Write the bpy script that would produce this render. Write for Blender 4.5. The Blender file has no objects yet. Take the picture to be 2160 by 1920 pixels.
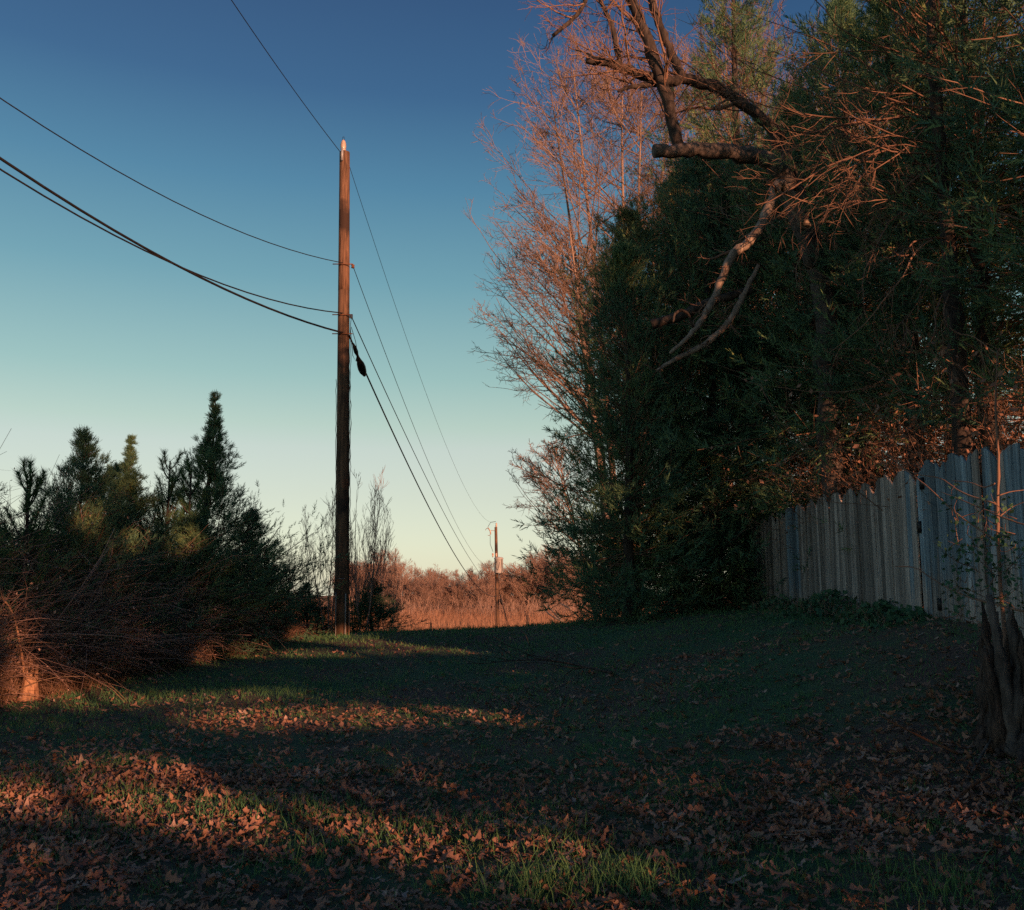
import bpy, math, random
import numpy as np
from mathutils import Vector, Matrix
R = math.radians
random.seed(7)
scn = bpy.context.scene
COL = scn.collection

# ------------------------------------------------------------------ camera
F = 2000.0                       # focal length in pixels of the 2160 x 1920 photograph
CAMZ = 1.5
PITCH = math.atan(290 / F)
cam_d = bpy.data.cameras.new("camera")
cam = bpy.data.objects.new("camera", cam_d)
COL.objects.link(cam)
cam.location = (0, 0, CAMZ)
cam.rotation_euler = (math.pi / 2 + PITCH, 0, 0)
cam_d.sensor_fit = 'HORIZONTAL'
cam_d.sensor_width = 36.0
cam_d.lens = 36.0 * F / 2160
cam_d.clip_start = 0.05
cam_d.clip_end = 3000
scn.camera = cam
scn.render.resolution_x = 1024
scn.render.resolution_y = 910

# ------------------------------------------------------------------ sun and sky
SUN_AZ = 57.0                    # degrees from +X towards -Y (behind the camera, right)
SUN_EL = 8.0
ca, sa, ce, se = (math.cos(R(SUN_AZ)), math.sin(R(SUN_AZ)), math.cos(R(SUN_EL)), math.sin(R(SUN_EL)))
SUN = np.array([ca * ce, -sa * ce, se])          # direction towards the sun
sd = bpy.data.lights.new("sun", 'SUN')
sd.energy = 4.3
sd.angle = R(0.5)
sd.color = (1.0, 0.46, 0.25)
so = bpy.data.objects.new("sun", sd)
COL.objects.link(so)
so.rotation_euler = Vector(SUN).to_track_quat('Z', 'Y').to_euler()
so.location = (30, -30, 30)

world = bpy.data.worlds.new("World")
scn.world = world
world.use_nodes = True
nt = world.node_tree
nt.nodes.clear()
N, Lk = nt.nodes, nt.links
sky = N.new('ShaderNodeTexSky')
sky.sky_type = 'NISHITA'
sky.sun_disc = False
sky.sun_elevation = R(SUN_EL)
sky.sun_rotation = R(90 + SUN_AZ)     # clockwise from +Y
sky.air_density = 1.0
sky.dust_density = 1.0
sky.ozone_density = 2.0
sky.altitude = 200
# clear winter evening: tint runs from deep blue overhead to pale cream at the horizon, the same all round
tc = N.new('ShaderNodeTexCoord')
sx = N.new('ShaderNodeSeparateXYZ')
Lk.new(tc.outputs['Generated'], sx.inputs[0])
ramp = N.new('ShaderNodeValToRGB')
Lk.new(sx.outputs['Z'], ramp.inputs[0])
els = ramp.color_ramp.elements
SKYSTOPS = [(0.0, (.40, .385, .30)), (0.05, (.37, .37, .29)), (0.10, (.325, .325, .255)), (0.148, (.290, .305, .245)), (0.172, (.240, .290, .212)), (0.221, (.155, .242, .192)),
            (0.315, (.064, .156, .166)), (0.403, (.022, .090, .138)), (0.483, (.003, .034, .088)), (0.555, (.000, .018, .064)), (1.0, (.000, .007, .030))]
els[0].position, els[0].color = SKYSTOPS[0][0], (*SKYSTOPS[0][1], 1)
els[1].position, els[1].color = SKYSTOPS[-1][0], (*SKYSTOPS[-1][1], 1)
for p_, c_ in SKYSTOPS[1:-1]:
    e = els.new(p_); e.color = (*c_, 1)
bg1 = N.new('ShaderNodeBackground'); bg1.inputs['Strength'].default_value = 0.05
bg2 = N.new('ShaderNodeBackground'); bg2.inputs['Strength'].default_value = 0.86
dim = N.new('ShaderNodeMix'); dim.data_type = 'RGBA'; dim.blend_type = 'MULTIPLY'; dim.inputs[0].default_value = 1
dim.inputs[7].default_value = (.64, .64, .64, 1)
Lk.new(sky.outputs[0], dim.inputs[6]); Lk.new(dim.outputs[2], bg1.inputs['Color'])
Lk.new(ramp.outputs[0], bg2.inputs['Color'])
mixs = N.new('ShaderNodeAddShader')
Lk.new(bg1.outputs[0], mixs.inputs[0]); Lk.new(bg2.outputs[0], mixs.inputs[1])
wo = N.new('ShaderNodeOutputWorld')
Lk.new(mixs.outputs[0], wo.inputs['Surface'])

scn.view_settings.view_transform = 'Standard'
scn.view_settings.look = 'None'
scn.view_settings.exposure = 0.8
scn.view_settings.gamma = 1.0
scn.view_settings.use_curve_mapping = False
scn.render.engine = 'CYCLES'
scn.cycles.use_denoising = False
scn.cycles.max_bounces = 5
scn.cycles.diffuse_bounces = 4
scn.cycles.glossy_bounces = 1
scn.cycles.transmission_bounces = 1
scn.cycles.caustics_reflective = False
scn.cycles.caustics_refractive = False

# ------------------------------------------------------------------ pixel <-> world helpers
cp, sp = math.cos(PITCH), math.sin(PITCH)
def P(px, py, Y):
    """world point seen at photograph pixel (px, py) at distance Y in front of the camera"""
    u, v = (px - 1080) / F, (960 - py) / F
    k = Y / (cp - v * sp)
    return np.array([u * k, Y, CAMZ + k * (sp + v * cp)])
def project(p):
    p = np.asarray(p, float)
    x, y, z = p[..., 0], p[..., 1], p[..., 2] - CAMZ
    d = y * cp + z * sp
    v = (-y * sp + z * cp) / d
    return 1080 + F * x / d, 960 - F * v

# ------------------------------------------------------------------ terrain height
CTRL = np.array([(0, 0, 0), (-5, 0, 0), (5, 0, .45), (-3, 4.5, 0), (0, 4.5, 0), (3, 4.5, .2), (0, 8, .1), (-4, 8, .05),
    (3.3, 6.5, .38), (4.9, 9.2, 1.12), (4.95, 11, 1.2), (5.1, 14, 1.2), (5.3, 20.7, 1.16), (2.5, 12, .66), (3.2, 20, 1.0),
    (1.26, 21, .84), (-.33, 22, .675), (-3.2, 23, .53), (-3.56, 20, .63), (-5, 20, .52), (-6.6, 12.2, .1), (-5.5, 17, .3),
    (-12, 12, .3), (-12, 20, .5), (0, 12, .26), (0, 16, .5), (-3, 12, .18), (-3, 16, .42), (2.5, 16, .88), (10, 10, 1.5),
    (12, 20, 1.3), (10, 0, .9), (12, -12, .8), (-12, 0, 0), (0, -12, 0), (7, 25, .9), (0, 27, .3), (-6, 27, .2), (-12, 27, .2),
    (3, 27, .55), (12, 30, .5), (-10, 38, -.9), (0, 38, -.9), (12, 38, -.6)], float)
def _tps(d2): return 0.5 * d2 * np.log(d2 + 1e-9)
_n = len(CTRL)
_K = _tps(((CTRL[:, None, :2] - CTRL[None, :, :2]) ** 2).sum(-1)) + np.eye(_n) * 0.6
_Pm = np.c_[np.ones(_n), CTRL[:, :2]]
_A = np.block([[_K, _Pm], [_Pm.T, np.zeros((3, 3))]])
_W = np.linalg.solve(_A, np.r_[CTRL[:, 2], np.zeros(3)])
def smooth(a, b, t):
    t = np.clip((t - a) / (b - a), 0, 1); return t * t * (3 - 2 * t)
def g(x, y):
    x = np.asarray(x, float); y = np.asarray(y, float)
    xs = np.clip(x, -14, 14); ys = np.clip(y, -13, 38)
    d2 = (xs[..., None] - CTRL[:, 0]) ** 2 + (ys[..., None] - CTRL[:, 1]) ** 2
    z = (_tps(d2) * _W[:_n]).sum(-1) + _W[_n] + _W[_n + 1] * xs + _W[_n + 2] * ys
    z = z + .018 * np.sin(x * 2.1 + y * .7) * np.sin(y * 1.9 - x * .5) + .012 * np.sin(x * 5.3 + 1) * np.sin(y * 4.7)
    f = smooth(26, 55, y)
    return z * (1 - f) + f * (-2.0 + .12 * np.sin(x * .05) * np.sin(y * .04))
def gz(x, y): return float(g(np.array(x), np.array(y)))
def ground_hit(px, py):
    """distance Y at which the pixel ray meets the ground"""
    lo = 3.0
    for Y in np.arange(3.0, 60, .05):
        q = P(px, py, Y)
        if q[2] <= gz(q[0], q[1]): return q
    return P(px, py, 60)

# ------------------------------------------------------------------ materials
def new_mat(name):
    m = bpy.data.materials.new(name); m.use_nodes = True
    t = m.node_tree; t.nodes.clear()
    out = t.nodes.new('ShaderNodeOutputMaterial')
    return m, t, out
def leafy(name, cols, rough=.75, trans=.0, nscale=1.2, spec=.2, weights=None):
    """colours vary per leaf (island) and in drifts through space"""
    m, t, out = new_mat(name); n, l = t.nodes, t.links
    geo = n.new('ShaderNodeNewGeometry')
    noi = n.new('ShaderNodeTexNoise'); noi.inputs['Scale'].default_value = nscale; noi.inputs['Detail'].default_value = 3
    l.new(geo.outputs['Position'], noi.inputs['Vector'])
    mr = n.new('ShaderNodeMapRange'); mr.inputs[1].default_value = .3; mr.inputs[2].default_value = .7
    l.new(noi.outputs['Fac'], mr.inputs[0])
    mx = n.new('ShaderNodeMath'); mx.operation = 'MULTIPLY_ADD'; mx.inputs[1].default_value = .5
    ml = n.new('ShaderNodeMath'); ml.operation = 'MULTIPLY'; ml.inputs[1].default_value = .5
    l.new(geo.outputs['Random Per Island'], ml.inputs[0])
    l.new(mr.outputs[0], mx.inputs[0]); l.new(ml.outputs[0], mx.inputs[2])
    rp = n.new('ShaderNodeValToRGB'); l.new(mx.outputs[0], rp.inputs[0])
    k = len(cols); e = rp.color_ramp.elements
    pos = weights or [i / (k - 1) for i in range(k)]
    e[0].position = pos[0]; e[0].color = (*cols[0], 1); e[1].position = pos[-1]; e[1].color = (*cols[-1], 1)
    for i in range(1, k - 1):
        q = e.new(pos[i]); q.color = (*cols[i], 1)
    b = n.new('ShaderNodeBsdfPrincipled'); b.inputs['Roughness'].default_value = rough
    b.inputs['Specular IOR Level'].default_value = spec
    l.new(rp.outputs[0], b.inputs['Base Color'])
    if trans > 0:
        tr = n.new('ShaderNodeBsdfTranslucent'); l.new(rp.outputs[0], tr.inputs['Color'])
        ms = n.new('ShaderNodeMixShader'); ms.inputs[0].default_value = trans
        l.new(b.outputs[0], ms.inputs[1]); l.new(tr.outputs[0], ms.inputs[2]); l.new(ms.outputs[0], out.inputs['Surface'])
    else:
        l.new(b.outputs[0], out.inputs['Surface'])
    return m
def woody(name, c1, c2, scale=8, stretch=(1, 1, 1), bump=.4, rough=.85, c3=None, spec=.2):
    m, t, out = new_mat(name); n, l = t.nodes, t.links
    tcn = n.new('ShaderNodeTexCoord'); mp = n.new('ShaderNodeMapping'); mp.inputs['Scale'].default_value = stretch
    l.new(tcn.outputs['Object'], mp.inputs[0])
    a = n.new('ShaderNodeTexNoise'); a.inputs['Scale'].default_value = scale; a.inputs['Detail'].default_value = 6
    a.inputs['Roughness'].default_value = .65
    l.new(mp.outputs[0], a.inputs['Vector'])
    rp = n.new('ShaderNodeValToRGB'); l.new(a.outputs['Fac'], rp.inputs[0])
    e = rp.color_ramp.elements
    e[0].position = .34; e[0].color = (*c1, 1); e[1].position = .68; e[1].color = (*c2, 1)
    colour = rp.outputs[0]
    if c3:
        b2 = n.new('ShaderNodeTexNoise'); b2.inputs['Scale'].default_value = 1.3; b2.inputs['Detail'].default_value = 4
        l.new(tcn.outputs['Object'], b2.inputs['Vector'])
        r2 = n.new('ShaderNodeMapRange'); r2.inputs[1].default_value = .5; r2.inputs[2].default_value = .62
        l.new(b2.outputs['Fac'], r2.inputs[0])
        mi = n.new('ShaderNodeMix'); mi.data_type = 'RGBA'
        l.new(r2.outputs[0], mi.inputs[0]); l.new(rp.outputs[0], mi.inputs[6]); mi.inputs[7].default_value = (*c3, 1)
        colour = mi.outputs[2]
    p = n.new('ShaderNodeBsdfPrincipled'); p.inputs['Roughness'].default_value = rough
    p.inputs['Specular IOR Level'].default_value = spec
    l.new(colour, p.inputs['Base Color'])
    bp = n.new('ShaderNodeBump'); bp.inputs['Strength'].default_value = bump; bp.inputs['Distance'].default_value = .02
    l.new(a.outputs['Fac'], bp.inputs['Height']); l.new(bp.outputs[0], p.inputs['Normal'])
    l.new(p.outputs[0], out.inputs['Surface'])
    return m

M = {}
M['cedar'] = leafy('cedar_foliage', [(0.048, 0.110, 0.079), (0.084, 0.174, 0.105), (0.145, 0.241, 0.105), (0.341, 0.367, 0.119)], trans=.15, nscale=.9, weights=[0, .45, .72, 1])
M['cedar_sun'] = leafy('cedar_foliage_bronzed', [(0.058, 0.112, 0.070), (0.122, 0.174, 0.078), (0.286, 0.265, 0.112), (0.490, 0.367, 0.163)], trans=.15, nscale=.9, weights=[0, .45, .72, 1])  # sunlit copy of the cedar colours, warm light painted in
M['pine'] = leafy('pine_needles', [(0.028, 0.085, 0.042), (0.067, 0.152, 0.067), (0.133, 0.209, 0.076)], trans=.1)
M['holly'] = leafy('broad_evergreen_leaves', [(0.023, 0.067, 0.035), (0.058, 0.115, 0.058)], trans=.1)
M['ivy'] = leafy('ivy_leaves', [(0.027, 0.081, 0.054), (0.054, 0.135, 0.072), (0.108, 0.180, 0.090)], trans=.1)
M['deadtwig'] = leafy('dead_twigs', [(0.112, 0.069, 0.050), (0.213, 0.125, 0.088), (0.300, 0.188, 0.125)], rough=.8)
M['bark'] = woody('grey_bark', (.045, .037, .032), (.16, .135, .12), 14, (1, 1, .35), .8)
M['barkdark'] = woody('dark_bark', (.022, .018, .016), (.085, .068, .058), 16, (1, 1, .3), .8)
M['barkpale'] = woody('pale_bark', (.13, .10, .08), (.36, .28, .22), 9, (1, 1, .4), .4)
M['baretree'] = leafy('bare_tree_bark', [(.13, .09, .072), (.24, .165, .13), (.36, .265, .21)], rough=.85, nscale=.25)
M['fartree'] = leafy('far_bare_tree_bark', [(.19, .13, .105), (.30, .20, .16), (.38, .27, .21)], rough=.85, nscale=.08)
M['pole'] = woody('creosoted_pole_wood', (.045, .028, .020), (.20, .115, .070), 7, (3, 3, .18), .5, c3=(.030, .022, .020))
M['poletop'] = woody('weathered_pole_wood', (.055, .032, .022), (.24, .135, .085), 9, (3, 3, .22), .6, c3=(.045, .028, .022))
M['metal'] = woody('galvanised_metal', (.22, .22, .23), (.34, .34, .35), 6, bump=.05, rough=.45, spec=.5)
M['rust'] = woody('rusty_metal', (.10, .045, .025), (.20, .09, .05), 20, bump=.2)
M['tank'] = woody('grey_transformer_paint', (.30, .29, .28), (.42, .41, .40), 3, bump=.03, rough=.35, spec=.5)
M['porcelain'] = woody('glazed_insulator', (.42, .30, .24), (.52, .40, .32), 3, bump=.0, rough=.2, spec=.6)
M['cable'] = woody('black_cable_jacket', (.012, .011, .012), (.022, .02, .02), 10, bump=.05, rough=.5)
M['plastic'] = woody('grey_plastic_conduit', (.26, .25, .25), (.34, .33, .32), 4, bump=.03, rough=.5)
M['conduit_brown'] = woody('brown_plastic_conduit', (.24, .13, .09), (.32, .18, .12), 4, bump=.03, rough=.5)
M['stump'] = woody('split_stump_wood', (.16, .08, .045), (.40, .23, .13), 6, (3, 3, .3), .6)
M['rot'] = woody('rotten_stump_wood', (.018, .014, .012), (.13, .09, .072), 22, (2, 2, .18), 1.0)
M['straw'] = leafy('dry_grass', [(.12, .07, .045), (.24, .145, .09), (.34, .225, .14)], trans=.15, nscale=.6)
M['fieldstraw'] = leafy('field_broomsedge', [(.22, .12, .075), (.32, .18, .115), (.40, .24, .16)], trans=.15, nscale=.1)
M['bramble'] = leafy('bramble_canes', [(.14, .085, .07), (.29, .18, .14), (.50, .32, .25)], nscale=.7)
M['grass'] = leafy('meadow_grass', [(0.043, 0.129, 0.068), (0.073, 0.189, 0.083), (0.136, 0.250, 0.083), (0.333, 0.302, 0.151)], trans=.25, nscale=.8, weights=[0, .4, .8, 1])
M['leaf'] = leafy('oak_leaf_litter', [(.10, .060, .050), (.25, .14, .10), (.38, .20, .13), (.48, .37, .31)], trans=.12, nscale=2.5, rough=.7)

def ground_material():
    m, t, out = new_mat('ground_soil_and_turf'); n, l = t.nodes, t.links
    geo = n.new('ShaderNodeNewGeometry')
    def noise(s, d=5, r=.6):
        a = n.new('ShaderNodeTexNoise'); a.inputs['Scale'].default_value = s; a.inputs['Detail'].default_value = d
        a.inputs['Roughness'].default_value = r; l.new(geo.outputs['Position'], a.inputs['Vector']); return a
    def rp(src, stops):
        r_ = n.new('ShaderNodeValToRGB'); l.new(src, r_.inputs[0]); e = r_.color_ramp.elements
        e[0].position, e[0].color = stops[0][0], (*stops[0][1], 1); e[1].position, e[1].color = stops[-1][0], (*stops[-1][1], 1)
        for q, c in stops[1:-1]:
            k = e.new(q); k.color = (*c, 1)
        return r_.outputs[0]
    def mix(f, a, b):
        mi = n.new('ShaderNodeMix'); mi.data_type = 'RGBA'; l.new(f, mi.inputs[0]); l.new(a, mi.inputs[6]); l.new(b, mi.inputs[7]); return mi.outputs[2]
    green = rp(noise(22, 8, .7).outputs['Fac'], [(.3, (.04, .075, .046)), (.5, (.075, .15, .08)), (.7, (.14, .18, .10))])
    brown = rp(noise(30, 8, .75).outputs['Fac'], [(.3, (.05, .038, .033)), (.5, (.15, .105, .085)), (.72, (.28, .20, .155))])
    fac = rp(noise(.55, 6, .7).outputs['Fac'], [(.42, (0, 0, 0)), (.6, (1, 1, 1))])
    near = mix(fac, green, brown)
    field = rp(noise(.25, 8, .75).outputs['Fac'], [(.35, (.20, .11, .06)), (.6, (.36, .20, .11))])
    sxyz = n.new('ShaderNodeSeparateXYZ'); l.new(geo.outputs['Position'], sxyz.inputs[0])
    mr = n.new('ShaderNodeMapRange'); mr.inputs[1].default_value = 27; mr.inputs[2].default_value = 38
    l.new(sxyz.outputs['Y'], mr.inputs[0])
    colr = mix(mr.outputs[0], near, field)
    p = n.new('ShaderNodeBsdfPrincipled'); p.inputs['Roughness'].default_value = .95; p.inputs['Specular IOR Level'].default_value = .1
    l.new(colr, p.inputs['Base Color'])
    bp = n.new('ShaderNodeBump'); bp.inputs['Strength'].default_value = .8; bp.inputs['Distance'].default_value = .05
    l.new(noise(18, 8, .75).outputs['Fac'], bp.inputs['Height']); l.new(bp.outputs[0], p.inputs['Normal'])
    l.new(p.outputs[0], out.inputs['Surface'])
    return m
M['ground'] = ground_material()

def plank_material(name, blueness):
    m, t, out = new_mat(name); n, l = t.nodes, t.links
    geo = n.new('ShaderNodeNewGeometry'); oi = n.new('ShaderNodeObjectInfo')
    mp = n.new('ShaderNodeMapping'); mp.inputs['Scale'].default_value = (26, 26, .9)
    l.new(geo.outputs['Position'], mp.inputs[0])
    a = n.new('ShaderNodeTexNoise'); a.inputs['Scale'].default_value = 1.6; a.inputs['Detail'].default_value = 7; a.inputs['Roughness'].default_value = .7
    l.new(mp.outputs[0], a.inputs['Vector'])
    rp = n.new('ShaderNodeValToRGB'); l.new(a.outputs['Fac'], rp.inputs[0]); e = rp.color_ramp.elements
    e[0].position = .32; e[0].color = (.10, .08, .068, 1); e[1].position = .7; e[1].color = (.52, .45, .40, 1)
    # blue tint: streaky, weaker towards the foot of the board
    b = n.new('ShaderNodeTexNoise'); b.inputs['Scale'].default_value = 1.1; b.inputs['Detail'].default_value = 6; b.inputs['Roughness'].default_value = .7
    mp2 = n.new('ShaderNodeMapping'); mp2.inputs['Scale'].default_value = (9, 9, .8)
    l.new(geo.outputs['Position'], mp2.inputs[0]); l.new(mp2.outputs[0], b.inputs['Vector'])
    sz = n.new('ShaderNodeSeparateXYZ'); l.new(geo.outputs['Position'], sz.inputs[0])
    hz = n.new('ShaderNodeMapRange'); hz.inputs[1].default_value = 1.35; hz.inputs[2].default_value = 2.1; hz.inputs[3].default_value = -.14; hz.inputs[4].default_value = .10
    l.new(sz.outputs['Z'], hz.inputs[0])
    ad = n.new('ShaderNodeMath'); ad.operation = 'ADD'; l.new(b.outputs['Fac'], ad.inputs[0]); l.new(hz.outputs[0], ad.inputs[1])
    th = n.new('ShaderNodeMapRange'); th.inputs[1].default_value = .50 - blueness * .12; th.inputs[2].default_value = .62 - blueness * .10
    th.inputs[4].default_value = min(1, blueness)
    l.new(ad.outputs[0], th.inputs[0])
    rb = n.new('ShaderNodeValToRGB'); l.new(a.outputs['Fac'], rb.inputs[0]); e = rb.color_ramp.elements
    e[0].position = .32; e[0].color = (.050, .075, .092, 1); e[1].position = .7; e[1].color = (.30, .39, .45, 1)
    mi = n.new('ShaderNodeMix'); mi.data_type = 'RGBA'; l.new(th.outputs[0], mi.inputs[0]); l.new(rp.outputs[0], mi.inputs[6]); l.new(rb.outputs[0], mi.inputs[7])
    hv = n.new('ShaderNodeHueSaturation'); vv = n.new('ShaderNodeMapRange'); vv.inputs[3].default_value = .5; vv.inputs[4].default_value = 1.5
    l.new(oi.outputs['Random'], vv.inputs[0]); l.new(vv.outputs[0], hv.inputs['Value']); l.new(mi.outputs[2], hv.inputs['Color'])
    p = n.new('ShaderNodeBsdfPrincipled'); p.inputs['Roughness'].default_value = .8; p.inputs['Specular IOR Level'].default_value = .25
    l.new(hv.outputs[0], p.inputs['Base Color'])
    bp = n.new('ShaderNodeBump'); bp.inputs['Strength'].default_value = .5; bp.inputs['Distance'].default_value = .01
    l.new(a.outputs['Fac'], bp.inputs['Height']); l.new(bp.outputs[0], p.inputs['Normal'])
    l.new(p.outputs[0], out.inputs['Surface'])
    return m
M['plank'] = plank_material('weathered_fence_board', 0.0)
M['plankblue'] = plank_material('blue_washed_fence_board', 1.0)

# ------------------------------------------------------------------ mesh helpers
def mesh_np(name, V, faces, mat, smooth=False):
    """V (n,3); faces: array (m,k) or list of such arrays"""
    if not isinstance(faces, list): faces = [faces]
    faces = [np.asarray(f, np.int32) for f in faces if len(f)]
    me = bpy.data.meshes.new(name)
    V = np.asarray(V, np.float32)
    me.vertices.add(len(V)); me.vertices.foreach_set('co', V.ravel())
    nl = sum(f.size for f in faces); nf = sum(len(f) for f in faces)
    me.loops.add(nl); me.polygons.add(nf)
    me.loops.foreach_set('vertex_index', np.concatenate([f.ravel() for f in faces]))
    tot = np.concatenate([np.full(len(f), f.shape[1], np.int32) for f in faces])
    st = np.zeros(nf, np.int32); st[1:] = np.cumsum(tot)[:-1]
    me.polygons.foreach_set('loop_start', st); me.polygons.foreach_set('loop_total', tot)
    if smooth: me.polygons.foreach_set('use_smooth', np.ones(nf, bool))
    me.materials.append(mat); me.update(calc_edges=True)
    return me
def put(name, me, parent=None, loc=None, rot=None, scale=None):
    o = bpy.data.objects.new(name, me); COL.objects.link(o)
    if parent is not None: o.parent = parent
    if loc is not None: o.location = loc
    if rot is not None: o.rotation_euler = rot
    if scale is not None: o.scale = scale
    return o
def thing(name, label, cat, loc=(0, 0, 0), group=None, rz=0):
    o = bpy.data.objects.new(name, None); COL.objects.link(o)
    o.location = loc; o.rotation_euler = (0, 0, rz); o.empty_display_size = .2
    return tag(o, label, cat, group)
def tag(o, label, cat, group=None):
    o['label'] = label; o['category'] = cat
    if group: o['group'] = group
    return o
def kind(o, k, label=None):
    o['kind'] = k
    if label: o['label'] = label
    return o
def copy_thing(root, label, loc, rz=0, s=1.0, group=None):
    r = root.copy(); COL.objects.link(r); r.location = loc; r.rotation_euler = (0, 0, rz); r.scale = (s, s, s) if np.isscalar(s) else s
    r['label'] = label
    if group: r['group'] = group
    for ch in list(root.children):
        c = ch.copy(); COL.objects.link(c); c.parent = r
        for gch in list(ch.children):
            d = gch.copy(); COL.objects.link(d); d.parent = c
    return r
class Buf:
    def __init__(s): s.V = []; s.Fq = {}; s.n = 0
    def add(s, V, Fs):
        V = np.asarray(V, float).reshape(-1, 3)
        for f in (Fs if isinstance(Fs, list) else [Fs]):
            f = np.asarray(f); s.Fq.setdefault(f.shape[1], []).append(f + s.n)
        s.V.append(V); s.n += len(V); return s
    def mesh(s, name, mat, smooth=False):
        return mesh_np(name, np.concatenate(s.V), [np.concatenate(v) for v in s.Fq.values()], mat, smooth)
def norm(v): return v / (np.linalg.norm(v, axis=-1, keepdims=True) + 1e-9)
def tubes(Pt, Rd, n=3, cap=False):
    """Pt (N,k,3), Rd (N,k) -> V, faces of N tubes"""
    Pt = np.asarray(Pt, float); Rd = np.asarray(Rd, float)
    if Pt.ndim == 2: Pt = Pt[None]; Rd = Rd[None]
    N_, k, _ = Pt.shape
    T = np.gradient(Pt, axis=1); T = norm(T)
    m = norm(Pt[:, -1] - Pt[:, 0])
    ref = np.where(np.abs(m[:, 2:3]) < .8, np.array([[0, 0, 1.]]), np.array([[1., 0, 0]]))
    A = norm(np.cross(T, ref[:, None, :])); B = np.cross(T, A)
    th = np.arange(n) / n * 2 * math.pi
    V = Pt[:, :, None, :] + Rd[:, :, None, None] * (np.cos(th)[None, None, :, None] * A[:, :, None, :] + np.sin(th)[None, None, :, None] * B[:, :, None, :])
    i = np.arange(k - 1)[:, None]; j = np.arange(n)[None, :]; j2 = (j + 1) % n
    q = np.stack([i * n + j, i * n + j2, (i + 1) * n + j2, (i + 1) * n + j], -1).reshape(-1, 4)
    Fc = (q[None] + (np.arange(N_) * k * n)[:, None, None]).reshape(-1, 4)
    fs = [Fc]
    if cap:
        c0 = np.arange(n)[::-1]; c1 = (k - 1) * n + np.arange(n)
        fs.append((np.stack([c0, c1])[None] + (np.arange(N_) * k * n)[:, None, None]).reshape(-1, n))
        if n == 4: fs = [np.concatenate(fs)]
    return V.reshape(-1, 3), fs
def grow(P0, D0, L, R0, k, rng, trop=.1, wig=.12, taper=.35, down=0):
    N_ = len(P0); D = norm(np.asarray(D0, float)); Pt = np.zeros((N_, k, 3)); Pt[:, 0] = P0
    st = (np.asarray(L) / (k - 1))[:, None] * np.ones((N_, 1))
    for i in range(1, k):
        D = norm(D + np.array([0, 0, trop]) + rng.normal(0, wig, (N_, 3)))
        Pt[:, i] = Pt[:, i - 1] + D * st
    t = np.linspace(0, 1, k)[None]
    Rd = np.asarray(R0)[:, None] * (1 - (1 - taper) * t)
    return Pt, Rd
def spawn(Pt, Rd, per, rng, t0=.3, t1=1., ang=(.4, .8), lenf=(.4, .7), rf=.55, Lp=None, up=0, rmin=.004, ref=None):
    """children of a batch of limbs: start points, directions, lengths, radii"""
    N_, k, _ = Pt.shape
    idx = np.repeat(np.arange(N_), per); n = len(idx)
    t = rng.uniform(t0, t1, n) * (k - 1) * .999; i0 = t.astype(int); f = (t - i0)[:, None]
    S = Pt[idx, i0] * (1 - f) + Pt[idx, i0 + 1] * f
    T = norm(Pt[idx, i0 + 1] - Pt[idx, i0])
    rr = Rd[idx, i0] * (1 - f[:, 0]) + Rd[idx, i0 + 1] * f[:, 0]
    rnd = norm(np.cross(T, rng.normal(0, 1, (n, 3))))
    a = rng.uniform(*ang, n)[:, None]
    D = norm(T * np.cos(a) + rnd * np.sin(a) + np.array([0, 0, up]))
    Ls = np.linalg.norm(np.diff(Pt, axis=1), axis=2).sum(1)[idx]
    L = Ls * rng.uniform(*lenf, n) * (1.15 - .6 * t / (k - 1))
    return S, D, L, np.maximum(rr * rf * rng.uniform(.7, 1.1, n), rmin)

# ------------------------------------------------------------------ plants: generators
def sprays(S, D, size, rng, n=13, wid=.16, spread=.8):
    """feathery sprays: n slim sprigs set along each axis"""
    N_ = len(S); D = norm(D)
    A = norm(np.cross(D, rng.normal(0, 1, (N_, 3)))); B = np.cross(D, A)
    t = np.linspace(.0, 1, n)[None, :] * np.ones((N_, 1))
    az = rng.uniform(0, 2 * math.pi, (N_, n))
    perp = np.cos(az)[..., None] * A[:, None] + np.sin(az)[..., None] * B[:, None]
    base = S[:, None] + D[:, None] * (t * size[:, None] * .8)[..., None]
    sd_ = norm(D[:, None] * (.55 + .5 * t)[..., None] + perp * spread * (1.05 - t)[..., None])
    ln = size[:, None] * (.50 - .22 * t) * rng.uniform(.7, 1.2, (N_, n))
    w = norm(np.cross(sd_, rng.normal(0, 1, (N_, n, 3)))) * (ln * wid * .5)[..., None]
    V = np.stack([base - w, base + w, base + sd_ * ln[..., None]], 2).reshape(-1, 3)
    return V, np.arange(len(V)).reshape(-1, 3)
def leafcards(S, size, rng, asp=.5):
    N_ = len(S); a = norm(rng.normal(0, 1, (N_, 3))); b = norm(np.cross(a, rng.normal(0, 1, (N_, 3))))
    l_ = size[:, None]; w = b * l_ * asp * .5
    V = np.stack([S, S + a * l_ * .5 + w, S + a * l_, S + a * l_ * .5 - w], 1).reshape(-1, 3)
    return V, np.arange(len(V)).reshape(-1, 4)

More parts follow.
